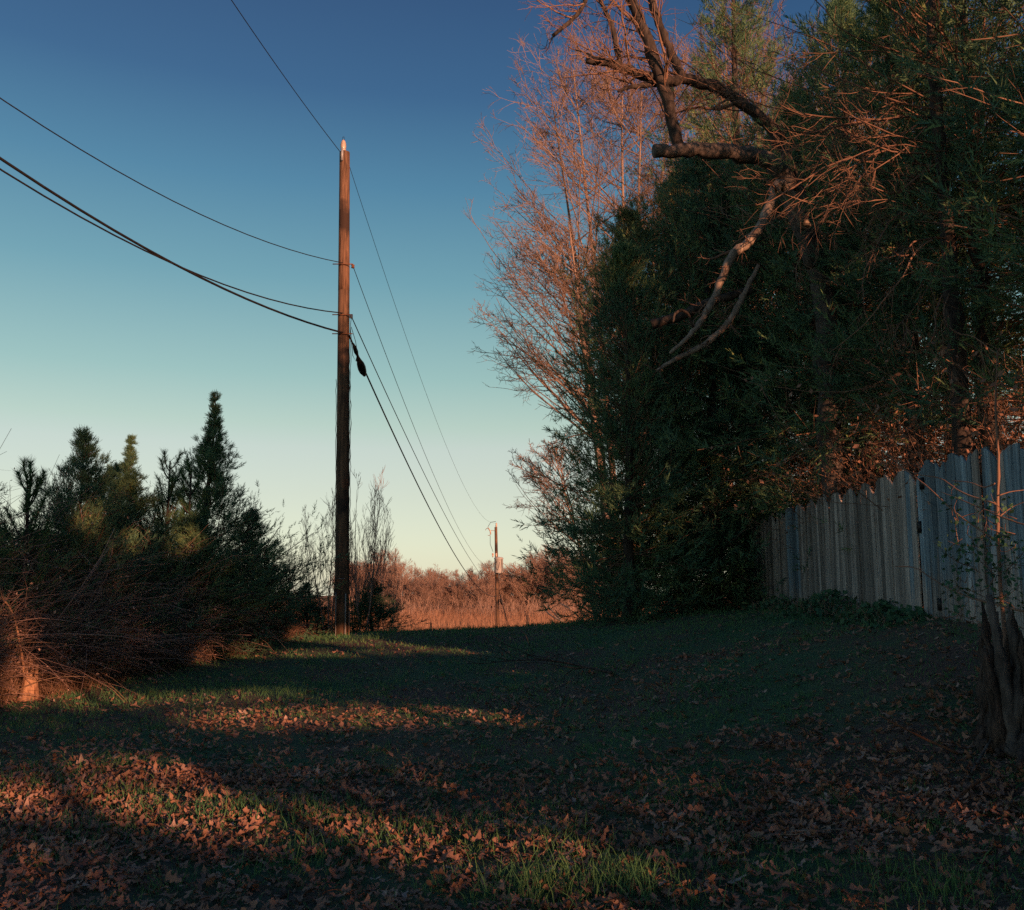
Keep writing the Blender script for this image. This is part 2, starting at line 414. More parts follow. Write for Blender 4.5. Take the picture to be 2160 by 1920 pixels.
def cedar_geo(H, rad, seed, nb=190, per=7, base=.04, spray=.30, prof=None, lean=(0, 0), cull=None, sub=3, n=11, elev=(.15, .85), tpow=.85, tap=.5):
    rng = np.random.default_rng(seed)
    k = 12; zz = np.linspace(0, 1, k)
    T = np.stack([lean[0] * zz ** 1.5 + .05 * np.sin(zz * 7 + seed), lean[1] * zz ** 1.5 + .05 * np.cos(zz * 6 + seed), zz * H], 1)[None]
    TR = (H * .016 + .02) * (1 - .93 * zz)[None]
    prof = prof or (lambda t: np.clip((1 - t) ** .75 * (.55 + .45 * np.minimum(1, t / .18)), .03, 1))
    t = base + (1 - base) * (rng.uniform(0, 1, nb) ** tpow)
    i0 = np.minimum((t * (k - 1)).astype(int), k - 2); f = (t * (k - 1) - i0)[:, None]
    S = T[0, i0] * (1 - f) + T[0, i0 + 1] * f
    az = rng.uniform(0, 2 * math.pi, nb); lob = 1 + .28 * np.sin(az * 3 + t * 9 + seed) + rng.normal(0, .13, nb)
    L = rad * prof(t) * np.clip(lob, .45, 1.5) + .03
    ev = elev[0] + (elev[1] - elev[0]) * t + rng.normal(0, .22, nb)
    D = np.stack([np.cos(az) * np.cos(ev), np.sin(az) * np.cos(ev), np.sin(ev)], 1)
    B1, R1 = grow(S, D, L / np.cos(ev * .6), np.clip(L * .008, .004, .018), 7, rng, trop=.06, wig=.12, taper=.3)
    S2, D2, L2, r2 = spawn(B1, R1, per, rng, .12, 1, (.35, .85), (.25, .42), .5, rmin=.003)
    B2, R2 = grow(S2, D2, np.clip(L2, .06, .8), r2, 4, rng, trop=.10, wig=.1)
    S3, D3, L3, r3 = spawn(B2, R2, sub, rng, .15, 1, (.2, .8), (.4, .7), .5)
    tipS = np.concatenate([S3, B2[:, -1], B1[:, -1]]); tipD = np.concatenate([D3, B2[:, -1] - B2[:, -2], B1[:, -1] - B1[:, -2]])
    tipD = norm(norm(tipD) + np.array([0, 0, .25]))
    sz = spray * rng.uniform(.55, 1.15, len(tipS)) * (1.08 - tap * np.clip(tipS[:, 2] / H, 0, 1))
    wood = Buf(); wood.add(*tubes(T, TR, 7)); limb = Buf(); limb.add(*tubes(B1, R1, 3)); limb.add(*tubes(B2[::2], R2[::2], 3))
    if cull is not None:
        keep = cull(tipS) & cull(tipS + tipD * sz[:, None]) & cull(tipS + tipD * sz[:, None] * .5 + np.array([0, 0, .08])); tipS, tipD, sz = tipS[keep], tipD[keep], sz[keep]
    fo = Buf(); fo.add(*sprays(tipS, tipD, sz, rng, n))
    return wood, limb, fo
def cedar_parts(root, geo, fol='cedar'):
    w, lm, fo = geo
    put('trunk', w.mesh('cedar_trunk', M['barkdark'], True), root)
    put('branches', lm.mesh('cedar_branches', M['deadtwig']), root)
    put('crown', fo.mesh('cedar_crown', M[fol]), root)

def bare_geo(H, seed, stems=1, spread=.35, lean=(0, 0), first=.25, n1=14, n2=7, n3=6, n4=0, ang=(.35, .75), trop=.12, r0=None, twig=.006, lf1=(.35, .6), lf2=(.35, .6), lf3=(.4, .8), wig=.08):
    rng = np.random.default_rng(seed)
    r0 = r0 or H * .012
    P0 = np.zeros((stems, 3)); P0[:, :2] = rng.normal(0, .12 * (stems > 1), (stems, 2))
    az = rng.uniform(0, 2 * math.pi, stems)
    D0 = np.stack([np.cos(az) * spread * (stems > 1) + lean[0], np.sin(az) * spread * (stems > 1) + lean[1], np.ones(stems)], 1)
    A, RA = grow(P0, D0, np.full(stems, H) * rng.uniform(.85, 1, stems), np.full(stems, r0), 10, rng, trop=.03, wig=.035, taper=.12)
    out = [(A, RA, 7)]
    S, D, L, r = spawn(A, RA, n1, rng, first, .98, ang, lf1, .68, up=.15)
    B, RB = grow(S, D, L, r, 8, rng, trop=trop * .8, wig=wig, taper=.25); out.append((B, RB, 4))
    S, D, L, r = spawn(B, RB, n2, rng, .2, 1, (.3, .75), lf2, .55, up=.08, rmin=twig)
    C, RC = grow(S, D, L, r, 6, rng, trop=trop, wig=wig * 1.3, taper=.4); out.append((C, RC, 3))
    S, D, L, r = spawn(C, RC, n3, rng, .15, 1, (.3, .8), lf3, .6, up=.05, rmin=twig)
    Dn, RD = grow(S, D, L, r, 4, rng, trop=trop * .8, wig=wig * 1.6, taper=.5); out.append((Dn, RD, 3))
    if n4:
        S, D, L, r = spawn(Dn, RD, n4, rng, .2, 1, (.35, .9), (.5, 1), .7, rmin=twig * .8)
        E, RE = grow(S, D, L, r, 3, rng, trop=trop * .5, wig=wig * 2, taper=.6); out.append((E, RE, 3))
    return out
def bare_parts(root, lv, mat='baretree', trunkmat=None):
    b = Buf(); b.add(*tubes(*lv[0])); put('trunk', b.mesh('bare_trunk', M[trunkmat or mat], True), root)
    c = Buf()
    for l_ in lv[1:]: c.add(*tubes(*l_))
    put('crown', c.mesh('bare_crown', M[mat]), root)

# ================================================================== THE SETTING
def axis(a, b, st, far, gr=1.25):
    c = list(np.arange(a, b + 1e-6, st)); s = st
    while c[-1] < far: s *= gr; c.append(c[-1] + s)
    s = st
    while c[0] > -far: s *= gr; c.insert(0, c[0] - s)
    return np.array(c)
gx = axis(-12, 12, .2, 900); gy = axis(2, 30, .2, 900)
GX, GY = np.meshgrid(gx, gy); GZ = g(GX, GY)
nx, ny = len(gx), len(gy)
ii = np.arange(ny - 1)[:, None] * nx + np.arange(nx - 1)[None]
ground = put('ground', mesh_np('ground', np.stack([GX, GY, GZ], -1).reshape(-1, 3), np.stack([ii, ii + 1, ii + nx + 1, ii + nx], -1).reshape(-1, 4), M['ground'], True))
kind(ground, 'structure', 'leaf strewn grassy clearing rising gently to a crest')

# ------------------------------------------------------------------ where the low sun reaches the ground (openings cut in the added trees and the fence cedars)
LIT = [  # polygons in photograph pixels
    [(-400, 1650), (60, 1662), (300, 1662), (560, 1695), (760, 1738), (1000, 1760), (1200, 1785), (1330, 1806), (1430, 1816), (1430, 1832), (1250, 1818), (1050, 1822), (800, 1782), (600, 1752), (420, 1748), (300, 1722), (150, 1690), (-100, 1695), (-400, 1700)],
    [(-300, 1599), (130, 1602), (320, 1610), (440, 1624), (440, 1636), (300, 1626), (120, 1612), (-300, 1608)],
    [(380, 1512), (520, 1498), (800, 1492), (1000, 1496), (1115, 1504), (1110, 1516), (850, 1522), (600, 1526), (390, 1528)],
    [(160, 1474), (420, 1466), (660, 1456), (660, 1464), (420, 1478), (170, 1488)],
    [(440, 1376), (700, 1370), (1050, 1366), (1060, 1372), (800, 1378), (460, 1384)],
    [(1580, 1840), (1950, 1850), (1950, 1858), (1580, 1850)],
    [(980, 1888), (1320, 1880), (1320, 1920), (940, 1920)],
    [(-300, 1960), (-300, 1890), (60, 1905), (140, 1960)],
    [(1090, 1407), (1125, 1407), (1125, 1416), (1090, 1416)],
    [(1500, 1632), (1590, 1628), (1600, 1640), (1510, 1646)], [(1720, 1634), (1790, 1635), (1790, 1642), (1720, 1641)],
    [(1950, 1725), (2160, 1705), (2200, 1725), (1990, 1745)],
]
LIT_UP = [  # upright targets: (point, radius)
    (P(45, 1450, 12.4), .24), (P(35, 1340, 12.4), .10), (P(45, 1390, 12.4), .10), (P(15, 1275, 12.4), .10), (P(140, 1465, 12.6), .20), (P(210, 1465, 13.0), .18), (P(-60, 1440, 12.3), .15),
    (P(430, 1385, 16.5), .12),
    (P(400, 1130, 17.0), .22), (P(400, 1060, 17.2), .18), (P(270, 1150, 16.5), .18), (P(185, 1090, 15.0), .16),
    (P(1290, 480, 20.4), .35), (P(1240, 560, 20.6), .30), (P(1300, 620, 20.2), .25), (P(1210, 650, 20.8), .3), (P(1350, 560, 20.0), .25), (P(1240, 720, 20.6), .25), (P(1270, 1040, 19.0), .2), (P(1230, 1080, 19.0), .15), (P(1470, 970, 19.5), .14),
    *[(P(a_, b_, c_), .5) for a_, b_, c_ in ((1700, 975, 20), (1765, 950, 19), (1830, 965, 17), (1885, 930, 16), (1650, 990, 20), (2135, 900, 12.6), (2150, 960, 12.4), (1965, 930, 14.5), (1840, 900, 17), (2060, 920, 13), (1900, 1300, 13), (1430, 1285, 24))],
    *[(P(px_, py_, Yq), .24) for px_, py_, Yq in ((1860, 340, 12.6), (1800, 400, 12.3), (1740, 470, 12.1), (1690, 520, 11.9), (1660, 410, 11.7), (1720, 380, 12), (1780, 350, 12.3), (1660, 540, 11.8), (1800, 220, 12.3), (1900, 225, 12.6), (1700, 235, 12), (1600, 240, 11.8), (1740, 100, 12.2), (1650, 90, 12), (1880, 560, 12.5), (2040, 440, 12.8), (1600, 330, 11.7), (1850, 270, 12.4))],
    (P(2105, 1000, 8.0), .25), (P(2105, 1060, 8.0), .2), (P(2000, 1020, 8.0), .3), (P(1930, 1000, 8), .3),
]
def inpoly(x, y, poly):
    c = np.zeros(x.shape, bool); n_ = len(poly); j = n_ - 1
    for i in range(n_):
        xi, yi = poly[i]; xj, yj = poly[j]
        if yi != yj:
            c ^= ((yi > y) != (yj > y)) & (x < (xj - xi) * (y - yi) / (yj - yi) + xi)
        j = i
    return c
def light_gap(Wp, jit=.0, seed=0):
    """True where a leaf would stand in a sunbeam that the photograph shows reaching the ground"""
    zt = np.full(len(Wp), .2)
    for _ in range(4):
        tt = (Wp[:, 2] - zt) / SUN[2]
        hx = Wp[:, 0] - SUN[0] * tt; hy = Wp[:, 1] - SUN[1] * tt
        zt = g(hx, hy) + .06
    ok = hy > 3.0
    px, py = project(np.stack([hx, np.where(ok, hy, 3.0), zt], -1))
    rg = np.random.default_rng(seed)
    sc_ = np.clip((py - 1250) / 600, .1, 1.2)
    px = px + rg.normal(0, 6, len(px)) * sc_; py = py + rg.normal(0, 2, len(px)) * sc_
    hit = np.zeros(len(Wp), bool)
    for poly in LIT: hit |= inpoly(px, py, poly)
    hit &= ok
    for c, r_ in LIT_UP:
        v = Wp - c[None]; tt = v @ SUN
        d = np.linalg.norm(v - tt[:, None] * SUN[None], axis=1)
        hit |= (d < r_) & (tt > .3)
    return hit

# ================================================================== UNSEEN TREES on the right and behind, added to cast the evening shade
rng = np.random.default_rng(31)
shade_spots = []
for i, (x, y, h_, r_) in enumerate([(8.2, 6.2, 10.5, 2.2), (8.6, 2.6, 10.2, 2.3), (8.9, -1.2, 9.8, 2.4), (9.3, -5.0, 9.4, 2.4), (8.6, -9.0, 8.2, 2.5), (6.0, -12.2, 7.2, 2.5),
                                    (3.0, -14.6, 6.5, 2.4), (12.4, 1.2, 9.6, 2.4), (12.2, -3.2, 9.2, 2.4), (12.0, -8.0, 9.0, 2.5), (9.6, -12.6, 8.2, 2.5), (12.0, 5.4, 9.8, 2.4)]):
    n_ = 13000
    u = rng.normal(0, 1, (n_, 3)); u = norm(u) * (rng.uniform(.35, 1, n_) ** .5)[:, None]
    z0 = gz(x, y)
    pts = np.stack([u[:, 0] * r_ * 1.0, u[:, 1] * r_ * 1.0, h_ * .5 + u[:, 2] * h_ * .52], 1)
    pts[:, :2] *= (1.08 - .45 * np.clip(pts[:, 2:3] / h_, 0, 1))
    pts = pts[pts[:, 2] > .02]
    CV, CF = leafcards(pts, rng.uniform(.13, .2, len(pts)), rng, .6)
    CV = CV.reshape(-1, 4, 3); kp = np.ones(len(CV), bool)
    for q_ in range(4): kp &= ~light_gap(CV[:, q_] + np.array([x, y, z0]), seed=i * 4 + q_)  # crowns of the added trees opened where sunbeams should pass
    CV = CV[kp]; CF = CF[:len(CV)]
    root = thing('holly_tree', 'broad evergreen tree number %s' % i, 'tree', (x, y, z0), 'evergreen trees behind the clearing')
    lab = ['broadleaf evergreen just right of the frame behind the hollow stump', 'broadleaf evergreen beside the bare earth right of the viewpoint', 'broadleaf evergreen level with the viewpoint on the right',
           'broadleaf evergreen a little behind the viewpoint', 'broadleaf evergreen well behind the viewpoint on the right', 'broadleaf evergreen at the back corner of the clearing',
           'broadleaf evergreen straight behind the viewpoint', 'outer broadleaf evergreen beyond the near row', 'outer broadleaf evergreen behind the second gap', 'outer broadleaf evergreen far back on the right',
           'outer broadleaf evergreen at the back corner', 'outer broadleaf evergreen beyond the fence end'][i]
    root['label'] = lab
    b = Buf(); b.add(CV, CF)
    put('crown', b.mesh('holly_crown', M['holly']), root)
    t_ = Buf(); t_.add(*tubes(np.stack([np.zeros(6), np.zeros(6), np.linspace(-.1, h_ * .8, 6)], 1), np.linspace(.13, .03, 6), 7))
    put('trunk', t_.mesh('holly_trunk', M['barkdark'], True), root)

# ================================================================== THE FENCE
FZ = lambda y: 1.16
fence = thing('picket_fence', 'tall weathered board fence with scalloped top and faded blue wash', 'fence', (4.9, 9, 1.1))
fl = Vector(fence.location)
PW, PT, GAP = .138, .020, .003
def plank_mesh(name, hl, hr, mat, arch):
    """board with a top that follows the scallop; x along fence, z up"""
    w = PW / 2; n_ = 4
    xs = np.linspace(-w, w, n_); tops = np.interp(xs, [-w, w], [hl, hr]) + arch * (1 - (xs / w) ** 2)
    prof = [(-w, 0.)] + [(w, 0.)] + [(x, t) for x, t in zip(xs[::-1], tops[::-1])]
    n2 = len(prof)
    V = [(x, 0, z) for x, z in prof] + [(x, PT, z) for x, z in prof]
    me = bpy.data.meshes.new(name)
    fcs = [list(range(n2)), list(range(n2, 2 * n2))[::-1]] + [[i, i + n2, (i + 1) % n2 + n2, (i + 1) % n2] for i in range(n2)]
    me.from_pydata(V, [], fcs); me.materials.append(mat); me.update(); return me
NPK = 5
def sc_h(u):  # u in 0..1 over one scallop of five boards
    return 1.67 + .19 * math.sin(math.pi * u) ** .8
pm = {}
for q in range(NPK):
    for bl in (0, 1):
        pm[(q, bl)] = plank_mesh('fence_board', sc_h(max(q / NPK, 1e-4)), sc_h(min((q + 1) / NPK, .9999)), M['plankblue' if bl else 'plank'], .006)
s = 0.; y = 8.75; idx = 0
rl = random.Random(4)
fence_pts = []
while y < 21.1:
    x = 4.86 + (y - 9) * .034
    if 11.52 < y < 11.60: y += .07
    z = gz(x, y) - .02
    blue = (y < 11.9 and rl.random() < .9) or (16.9 < y < 17.7)
    o = put('board', pm[(idx % NPK, 1 if blue else 0)], fence, (x - fl.x + rl.uniform(-.008, .008), y - fl.y, z - fl.z + rl.uniform(-.012, .012)),
            (rl.gauss(0, .006), rl.gauss(0, .005), math.pi / 2 - .034 + rl.gauss(0, .02)))
    o.scale = (1, 1, 1 + rl.uniform(-.008, .012))
    fence_pts.append((x, y, z))
    y += PW + GAP * rl.uniform(.2, 1.6); idx += 1
# rails and posts on the far side
def boxmesh(name, sx_, sy_, sz_, mat):
    V = np.array([(a, b, c) for a in (-.5, .5) for b in (-.5, .5) for c in (-.5, .5)]) * (sx_, sy_, sz_)
    Fq = [(0, 1, 3, 2), (4, 6, 7, 5), (0, 4, 5, 1), (2, 3, 7, 6), (0, 2, 6, 4), (1, 5, 7, 3)]
    return mesh_np(name, V, np.array(Fq), mat)
for hz_ in (.35, 1.0, 1.55):
    for ya in np.arange(8.8, 20.6, 2.4):
        yb = min(ya + 2.38, 20.7)
        a = np.array([4.86 + (ya - 9) * .034 + .05, ya, gz(5, ya) + hz_]); b = np.array([4.86 + (yb - 9) * .034 + .05, yb, gz(5, yb) + hz_])
        d = b - a
        o = put('rail', boxmesh('fence_rail', .04, float(np.linalg.norm(d)), .085, M['plank']), fence, tuple((a + b) / 2 - np.array(fl)))
        o.rotation_euler = (math.asin(d[2] / np.linalg.norm(d)), 0, -math.atan2(d[0], d[1]))
pmesh = boxmesh('fence_post', .09, .09, 2.1, M['plank'])
for ya in list(np.arange(8.8, 20.7, 2.4)) + [20.7]:
    x = 4.86 + (ya - 9) * .034
    put('post', pmesh, fence, (x + .12 - fl.x, ya - fl.y, gz(x, ya) + .72 - fl.z))
hm = boxmesh('hinge', .012, .10, .14, M['cable'])
for px_, py_, Y_ in ((1910, 1112, 11.45), (1952, 1275, 11.0), (1926, 1020, 11.3)):
    q = P(px_, py_, Y_); x = 4.86 + (Y_ - 9) * .034
    put('hinge', hm, fence, (x - .028 - fl.x, Y_ - fl.y, q[2] - fl.z))

# ================================================================== CEDARS: prototypes and copies
WALLP = lambda t: np.clip(np.minimum(1, ((1 - t) * 3.0) ** .7) * (.88 + .12 * np.minimum(1, t / .1)), .04, 1)
YNG = lambda t: np.clip(1.35 * (1 - t) ** 1.7 + .03 * (1 - t) + .004, .008, 1)
cA = cedar_geo(10.5, 1.75, 11, nb=370, per=8, base=.01, spray=.37, prof=WALLP, elev=(-.35, 1.0))
cB = cedar_geo(9.0, 1.7, 12, nb=360, per=8, base=.01, spray=.36, prof=WALLP, elev=(-.35, .9))
cS = cedar_geo(4.8, 1.9, 14, nb=330, per=9, base=.02, spray=.27, prof=YNG, elev=(.2, .6), tpow=1.0, tap=.80)
cT = cedar_geo(3.6, 1.65, 15, nb=300, per=9, base=.02, spray=.26, prof=lambda t: np.clip((1 - t) ** 1.05 + .01, .03, 1), elev=(.05, .6), tpow=1.1, tap=.75)
GRPW = 'tall cedars standing as a dark wall right of the clearing'
GRPO = 'tall cedars behind the board fence'
GRPL = 'young cedars beyond the bramble bank on the left'
def first_cedar(geo, label, x, y, rz, s, grp, fol='cedar', name='cedar_tree'):
    r = thing(name, label, 'tree', (x, y, gz(x, y) - .05), grp, rz); r.scale = (s, s, s) if np.isscalar(s) else s
    cedar_parts(r, geo, fol); return r
def more(root, label, x, y, rz, s, grp=None): return copy_thing(root, label, (x, y, gz(x, y) - .05), rz, s, grp)
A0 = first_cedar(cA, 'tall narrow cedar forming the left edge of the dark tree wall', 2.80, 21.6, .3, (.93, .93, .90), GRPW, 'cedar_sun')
A1 = more(A0, 'tall cedar second from the left in the dark tree wall, behind the first', 4.3, 24.0, 2.1, 1.08)
B0 = first_cedar(cB, 'cedar with low sweeping boughs between wall edge and ground gap', 2.40, 19.4, 1.2, (.80, .80, .86), GRPW, 'cedar')
A2 = first_cedar(cedar_geo(10.5, 2.0, 21, nb=370, per=8, base=.09, spray=.37, prof=WALLP, elev=(-.2, .9)),
                 'cedar standing over the glowing ground gap, under the sawn limbs', 4.5, 21.0, 3.4, 1.0, GRPW)
B1 = more(B0, 'cedar whose boughs cover the far end of the fence', 5.5, 22.3, 4.0, (1.1, 1.1, 1.15))
B2_ = more(B0, 'low dark cedar between the ground gap and the fence end', 4.35, 20.4, 5.0, (.48, .48, .45))
def big_cedar(label, x, y, seed, H, rad, base, lo=-.45):
    z0 = gz(x, y) - .05
    geo = cedar_geo(H, rad, seed, nb=int(110 * rad), per=8, base=base, spray=.42, prof=lambda t: np.clip(np.minimum(1, (1 - t) * 2.6) * (.8 + .2 * np.minimum(1, np.maximum(t - base, 0) / .15)), .04, 1), elev=(lo, .6),
                    cull=lambda p: ~light_gap(p + np.array([x, y, z0]), seed=seed), n=11)
    r = thing('cedar_tree', label, 'tree', (x, y, z0), GRPO); cedar_parts(r, geo, 'cedar'); return r
C0 = big_cedar('large cedar behind the far third of the fence, boughs over its top', 6.9, 18.4, 13, 12.5, 2.9, .14)
C1 = big_cedar('large cedar behind the middle of the fence, crown leaving the frame', 7.5, 14.6, 16, 12.5, 2.7, .16, -.35)
C2 = big_cedar('nearest large cedar behind the blue boards, darkest crown at the right edge', 7.6, 11.2, 17, 12.5, 2.6, .17, -.3)
C10 = big_cedar('very tall cedar behind the sawn limbs, closing the view up to the top', 6.1, 24.2, 26, 18.5, 2.5, .30, -.3)
C8 = big_cedar('cedar close behind the fence, drooping over its far grey boards', 6.35, 19.6, 23, 11.0, 2.1, .20, -.4)
C9 = big_cedar('slim cedar close behind the grey boards left of the gate gap', 6.7, 15.6, 24, 11.5, 1.75, .24, -.35)
C3 = more(C0, 'large cedar in the second row behind the fence middle', 10.8, 16.6, 5.1, (1.2, 1.2, .85))
C4 = big_cedar('large cedar in the second row behind the right end of the fence', 11.4, 12.6, 19, 10.5, 2.9, .12)
C5 = more(C0, 'large cedar in the second row behind the far end of the fence', 10.2, 21.5, 3.0, (1.25, 1.25, 1.15))
C7 = more(C0, 'low cedar behind the corner where fence and tree wall meet', 8.0, 22.6, .9, (.95, .95, .62))
C6 = more(C1, 'large cedar in the third row, seen between fence top and boughs', 14.2, 19.0, 2.0, (1.3, 1.3, .85))
# left-hand young cedars
S0 = first_cedar(cS, 'tallest young cedar on the left with a thin feathery leader', -6.10, 19.0, .4, (1.05, 1.05, 1.06), GRPL)
S1 = more(S0, 'bushy young cedar in front and left of the tallest one', -6.95, 17.2, 2.4, (.95, .95, .84))
T0 = first_cedar(cT, 'sparse topped cedar left of the gap between the left hand cedars', -7.15, 15.6, .9, (1.05, 1.05, 1.08), GRPL)
T1 = more(T0, 'cedar cut by the left edge of the frame', -7.75, 13.2, 3.3, (1.05, 1.05, .95))
T2 = more(T0, 'rounded low cedar sloping down to the right of the tallest one', -5.35, 19.6, 4.4, (.9, .9, .74))
T3 = more(T0, 'low cedar filling below the tallest one', -5.9, 17.6, 5.4, (1.1, 1.1, .72))
T4 = more(T0, 'low cedar under the gap between the two cedar clumps', -7.1, 16.4, 2.0, (1.1, 1.1, .66))
T5 = more(T0, 'dark evergreen bush just right of the utility pole foot', -3.3, 22.6, .6, (.62, .62, .36))
T6 = more(T0, 'dark evergreen bush just left of the utility pole foot', -4.75, 22.2, 2.6, (.6, .6, .34))
T7 = more(T0, 'low cedar at the left edge in front of the brambles', -8.4, 14.6, 1.6, (1.0, 1.0, .9))
T8 = more(T0, 'cedar between the bushy young cedar and the sparse topped one', -7.7, 18.2, 3.0, (1.1, 1.1, .98))

# ---------------- pines on the left
def pine_geo(H, seed, tops):
    rng = np.random.default_rng(seed)
    T = np.stack([np.zeros(8), np.zeros(8), np.linspace(0, H, 8)], 1)[None]; TR = np.linspace(.05, .012, 8)[None]
    nb = 26; t = rng.uniform(.35, .97, nb)
    S = np.stack([np.zeros(nb), np.zeros(nb), t * H], 1); az = rng.uniform(0, 6.28, nb)
    D = np.stack([np.cos(az), np.sin(az), np.full(nb, .7)], 1)
    B, RB = grow(S, D, (1.1 - t) * tops + .25, np.full(nb, .014), 6, rng, trop=.28, wig=.05, taper=.5)
    # foxtail shoots: needles all round the last part of each branch
    lims = np.concatenate([B[:, 2:], T[:, -4:]]); V = []
    for L_ in lims:
        for rep in range(150 if L_ is not lims[-1] else 260):
            f = rng.uniform(0, 2.99); i = int(f); q = L_[i] + (L_[i + 1] - L_[i]) * (f - i)
            ax = norm(L_[i + 1] - L_[i]); pr = norm(np.cross(ax, rng.normal(0, 1, 3)))
            nd = norm(ax * .9 + pr * .75); ln = rng.uniform(.09, .16); w = norm(np.cross(nd, rng.normal(0, 1, 3))) * .004
            V += [q - w, q + w, q + nd * ln]
    fo = Buf(); fo.add(np.array(V), np.arange(len(V)).reshape(-1, 3))
    wd = Buf(); wd.add(*tubes(T, TR, 6)); lm = Buf(); lm.add(*tubes(B, RB, 4))
    return wd, lm, fo
def pine(label, x, y, H, seed, tops, grp):
    r = thing('pine_tree', label, 'pine', (x, y, gz(x, y) - .05), grp); w, l_, f = pine_geo(H, seed, tops)
    put('trunk', w.mesh('pine_trunk', M['barkdark'], True), r); put('branches', l_.mesh('pine_branches', M['barkdark']), r)
    put('needles', f.mesh('pine_needles', M['pine']), r)
pine('young pine with upright foxtail shoots between two left hand cedars', -6.55, 18.0, 3.7, 3, 1.0, 'young pines on the left')
pine('small pine shoot tips beside the left frame edge', -6.75, 13.2, 3.05, 5, .8, 'young pines on the left')
pine('slim pine close against the tallest left hand cedar', -6.1, 17.9, 3.55, 8, .7, 'young pines on the left')

# ================================================================== BARE TREES behind the cedar wall
GRB = 'tall bare trees behind the cedar wall'
def crown_geo(H, seed, env, stems=4, vee=.10, n1=34, n2=9, n3=6, n4=3, r0=.17, twig=.0085, first=.3):
    """stems that fork into boughs reaching for points inside a rounded crown envelope (cx, cy, cz, rx, ry, rz)"""
    rng = np.random.default_rng(seed); c = np.array(env[:3]); rad = np.array(env[3:])
    def inside(p, f=1.0):
        az = np.arctan2(p[:, 1] - c[1], p[:, 0] - c[0])
        return (((p - c) / rad) ** 2).sum(1) < (f * (1 + .14 * np.sin(az * 3 + seed) + .10 * np.sin(p[:, 2] * 1.3 + seed))) ** 2
    k = 12; t = np.linspace(0, 1, k)[None, :, None]
    u = norm(rng.normal(0, 1, (stems, 3))) * .45; top = c + u * rad; top[:, 2] = c[2] + rad[2] * rng.uniform(.45, .8, stems)
    base = np.zeros((stems, 3)); base[:, :2] = rng.normal(0, .12, (stems, 2))
    mid = base * .5 + top * .5; mid[:, 2] = top[:, 2] * .45; mid[:, :2] = base[:, :2] + (top[:, :2] - base[:, :2]) * .35
    A = (1 - t) ** 2 * base[:, None] + 2 * t * (1 - t) * mid[:, None] + t ** 2 * top[:, None]
    A[:, 1:] += np.cumsum(rng.normal(0, .035, (stems, k - 1, 3)), 1)
    RA = (r0 * (1 - .88 * t[..., 0])) * rng.uniform(.7, 1, (stems, 1))
    out = [(A, RA, 7)]
    n = stems * n1; idx = np.repeat(np.arange(stems), n1)
    Q = norm(rng.normal(0, 1, (n, 3)) + norm(top[idx] - c) * .6) * rng.uniform(.7, 1.0, (n, 1)) * rad + c
    hz = np.clip((Q[:, 2] - rng.uniform(.25, .5, n) * np.linalg.norm(Q[:, :2] - A[idx, 5, :2], axis=1) * 2.0) / top[idx, 2], first, .93)
    tt = hz * (k - 1); i0 = np.minimum(tt.astype(int), k - 2); f = (tt - i0)[:, None]
    S = A[idx, i0] * (1 - f) + A[idx, i0 + 1] * f; rr = RA[idx, i0]
    d = Q - S; Ld = np.linalg.norm(d, axis=1, keepdims=True)
    M1 = S + d * .45 + norm(np.cross(d, rng.normal(0, 1, (n, 3)))) * Ld * .08; M1[:, 2] -= 0
    kk = 9; t = np.linspace(0, 1, kk)[None, :, None]
    Ctl = S + np.stack([d[:, 0] * .5, d[:, 1] * .5, d[:, 2] * .35], 1)
    B = (1 - t) ** 2 * S[:, None] + 2 * t * (1 - t) * Ctl[:, None] + t ** 2 * Q[:, None]
    B[:, 1:] += np.cumsum(rng.normal(0, .045, (n, kk - 1, 3)), 1) * 1.0
    RB = np.clip(rr * .5, .02, .08)[:, None] * (1 - .75 * t[..., 0]); out.append((B, RB, 5))
    S, D, L, r = spawn(B, RB, n2, rng, .2, 1, (.35, .85), (.2, .42), .6, rmin=twig * 1.3)
    D = norm(D + .35 * norm((S - c) / rad)); kp = inside(S, 1.0); S, D, L, r = S[kp], D[kp], L[kp], r[kp]
    C_, RC = grow(S, D, L, r, 6, rng, trop=.05, wig=.13, taper=.45); out.append((C_, RC, 3))
    S, D, L, r = spawn(C_, RC, n3, rng, .15, 1, (.4, .9), (.35, .65), .65, rmin=twig)
    kp = inside(S, 1.05); S, D, L, r = S[kp], D[kp], L[kp], r[kp]
    Dn, RD = grow(S, D, L, r, 4, rng, trop=.05, wig=.2, taper=.5); out.append((Dn, RD, 3))
    S, D, L, r = spawn(Dn, RD, n4, rng, .2, 1, (.4, 1.0), (.5, .9), .8, rmin=twig * .8)
    E, RE = grow(S, D, L, r, 3, rng, trop=.03, wig=.25, taper=.6); out.append((E, RE, 3))
    return out
bt1 = crown_geo(30, 41, (.0, 0, 20.4, 7.2, 5.5, 10.2), stems=6, n1=28, n2=10, n3=5, n4=1, r0=.24, twig=.0105)
bt2 = crown_geo(19, 42, (-2.6, 0, 15.4, 3.5, 3.4, 4.0), stems=3, n1=24, n2=9, n3=5, n4=2, r0=.19, first=.35, twig=.011)
bt3 = crown_geo(11, 43, (-2.4, 0, 8.6, 2.1, 2.1, 2.3), stems=2, n1=18, n2=8, n3=5, n4=2, r0=.12, first=.35, twig=.011)
def bare(label, lv, x, y, rz=0, s=1, grp=GRB, mat='baretree', name='bare_tree'):
    r = thing(name, label, 'bare tree', (x, y, gz(x, y) - .1), grp, rz); r.scale = (s, s, s) if np.isscalar(s) else s
    bare_parts(r, lv, mat); return r
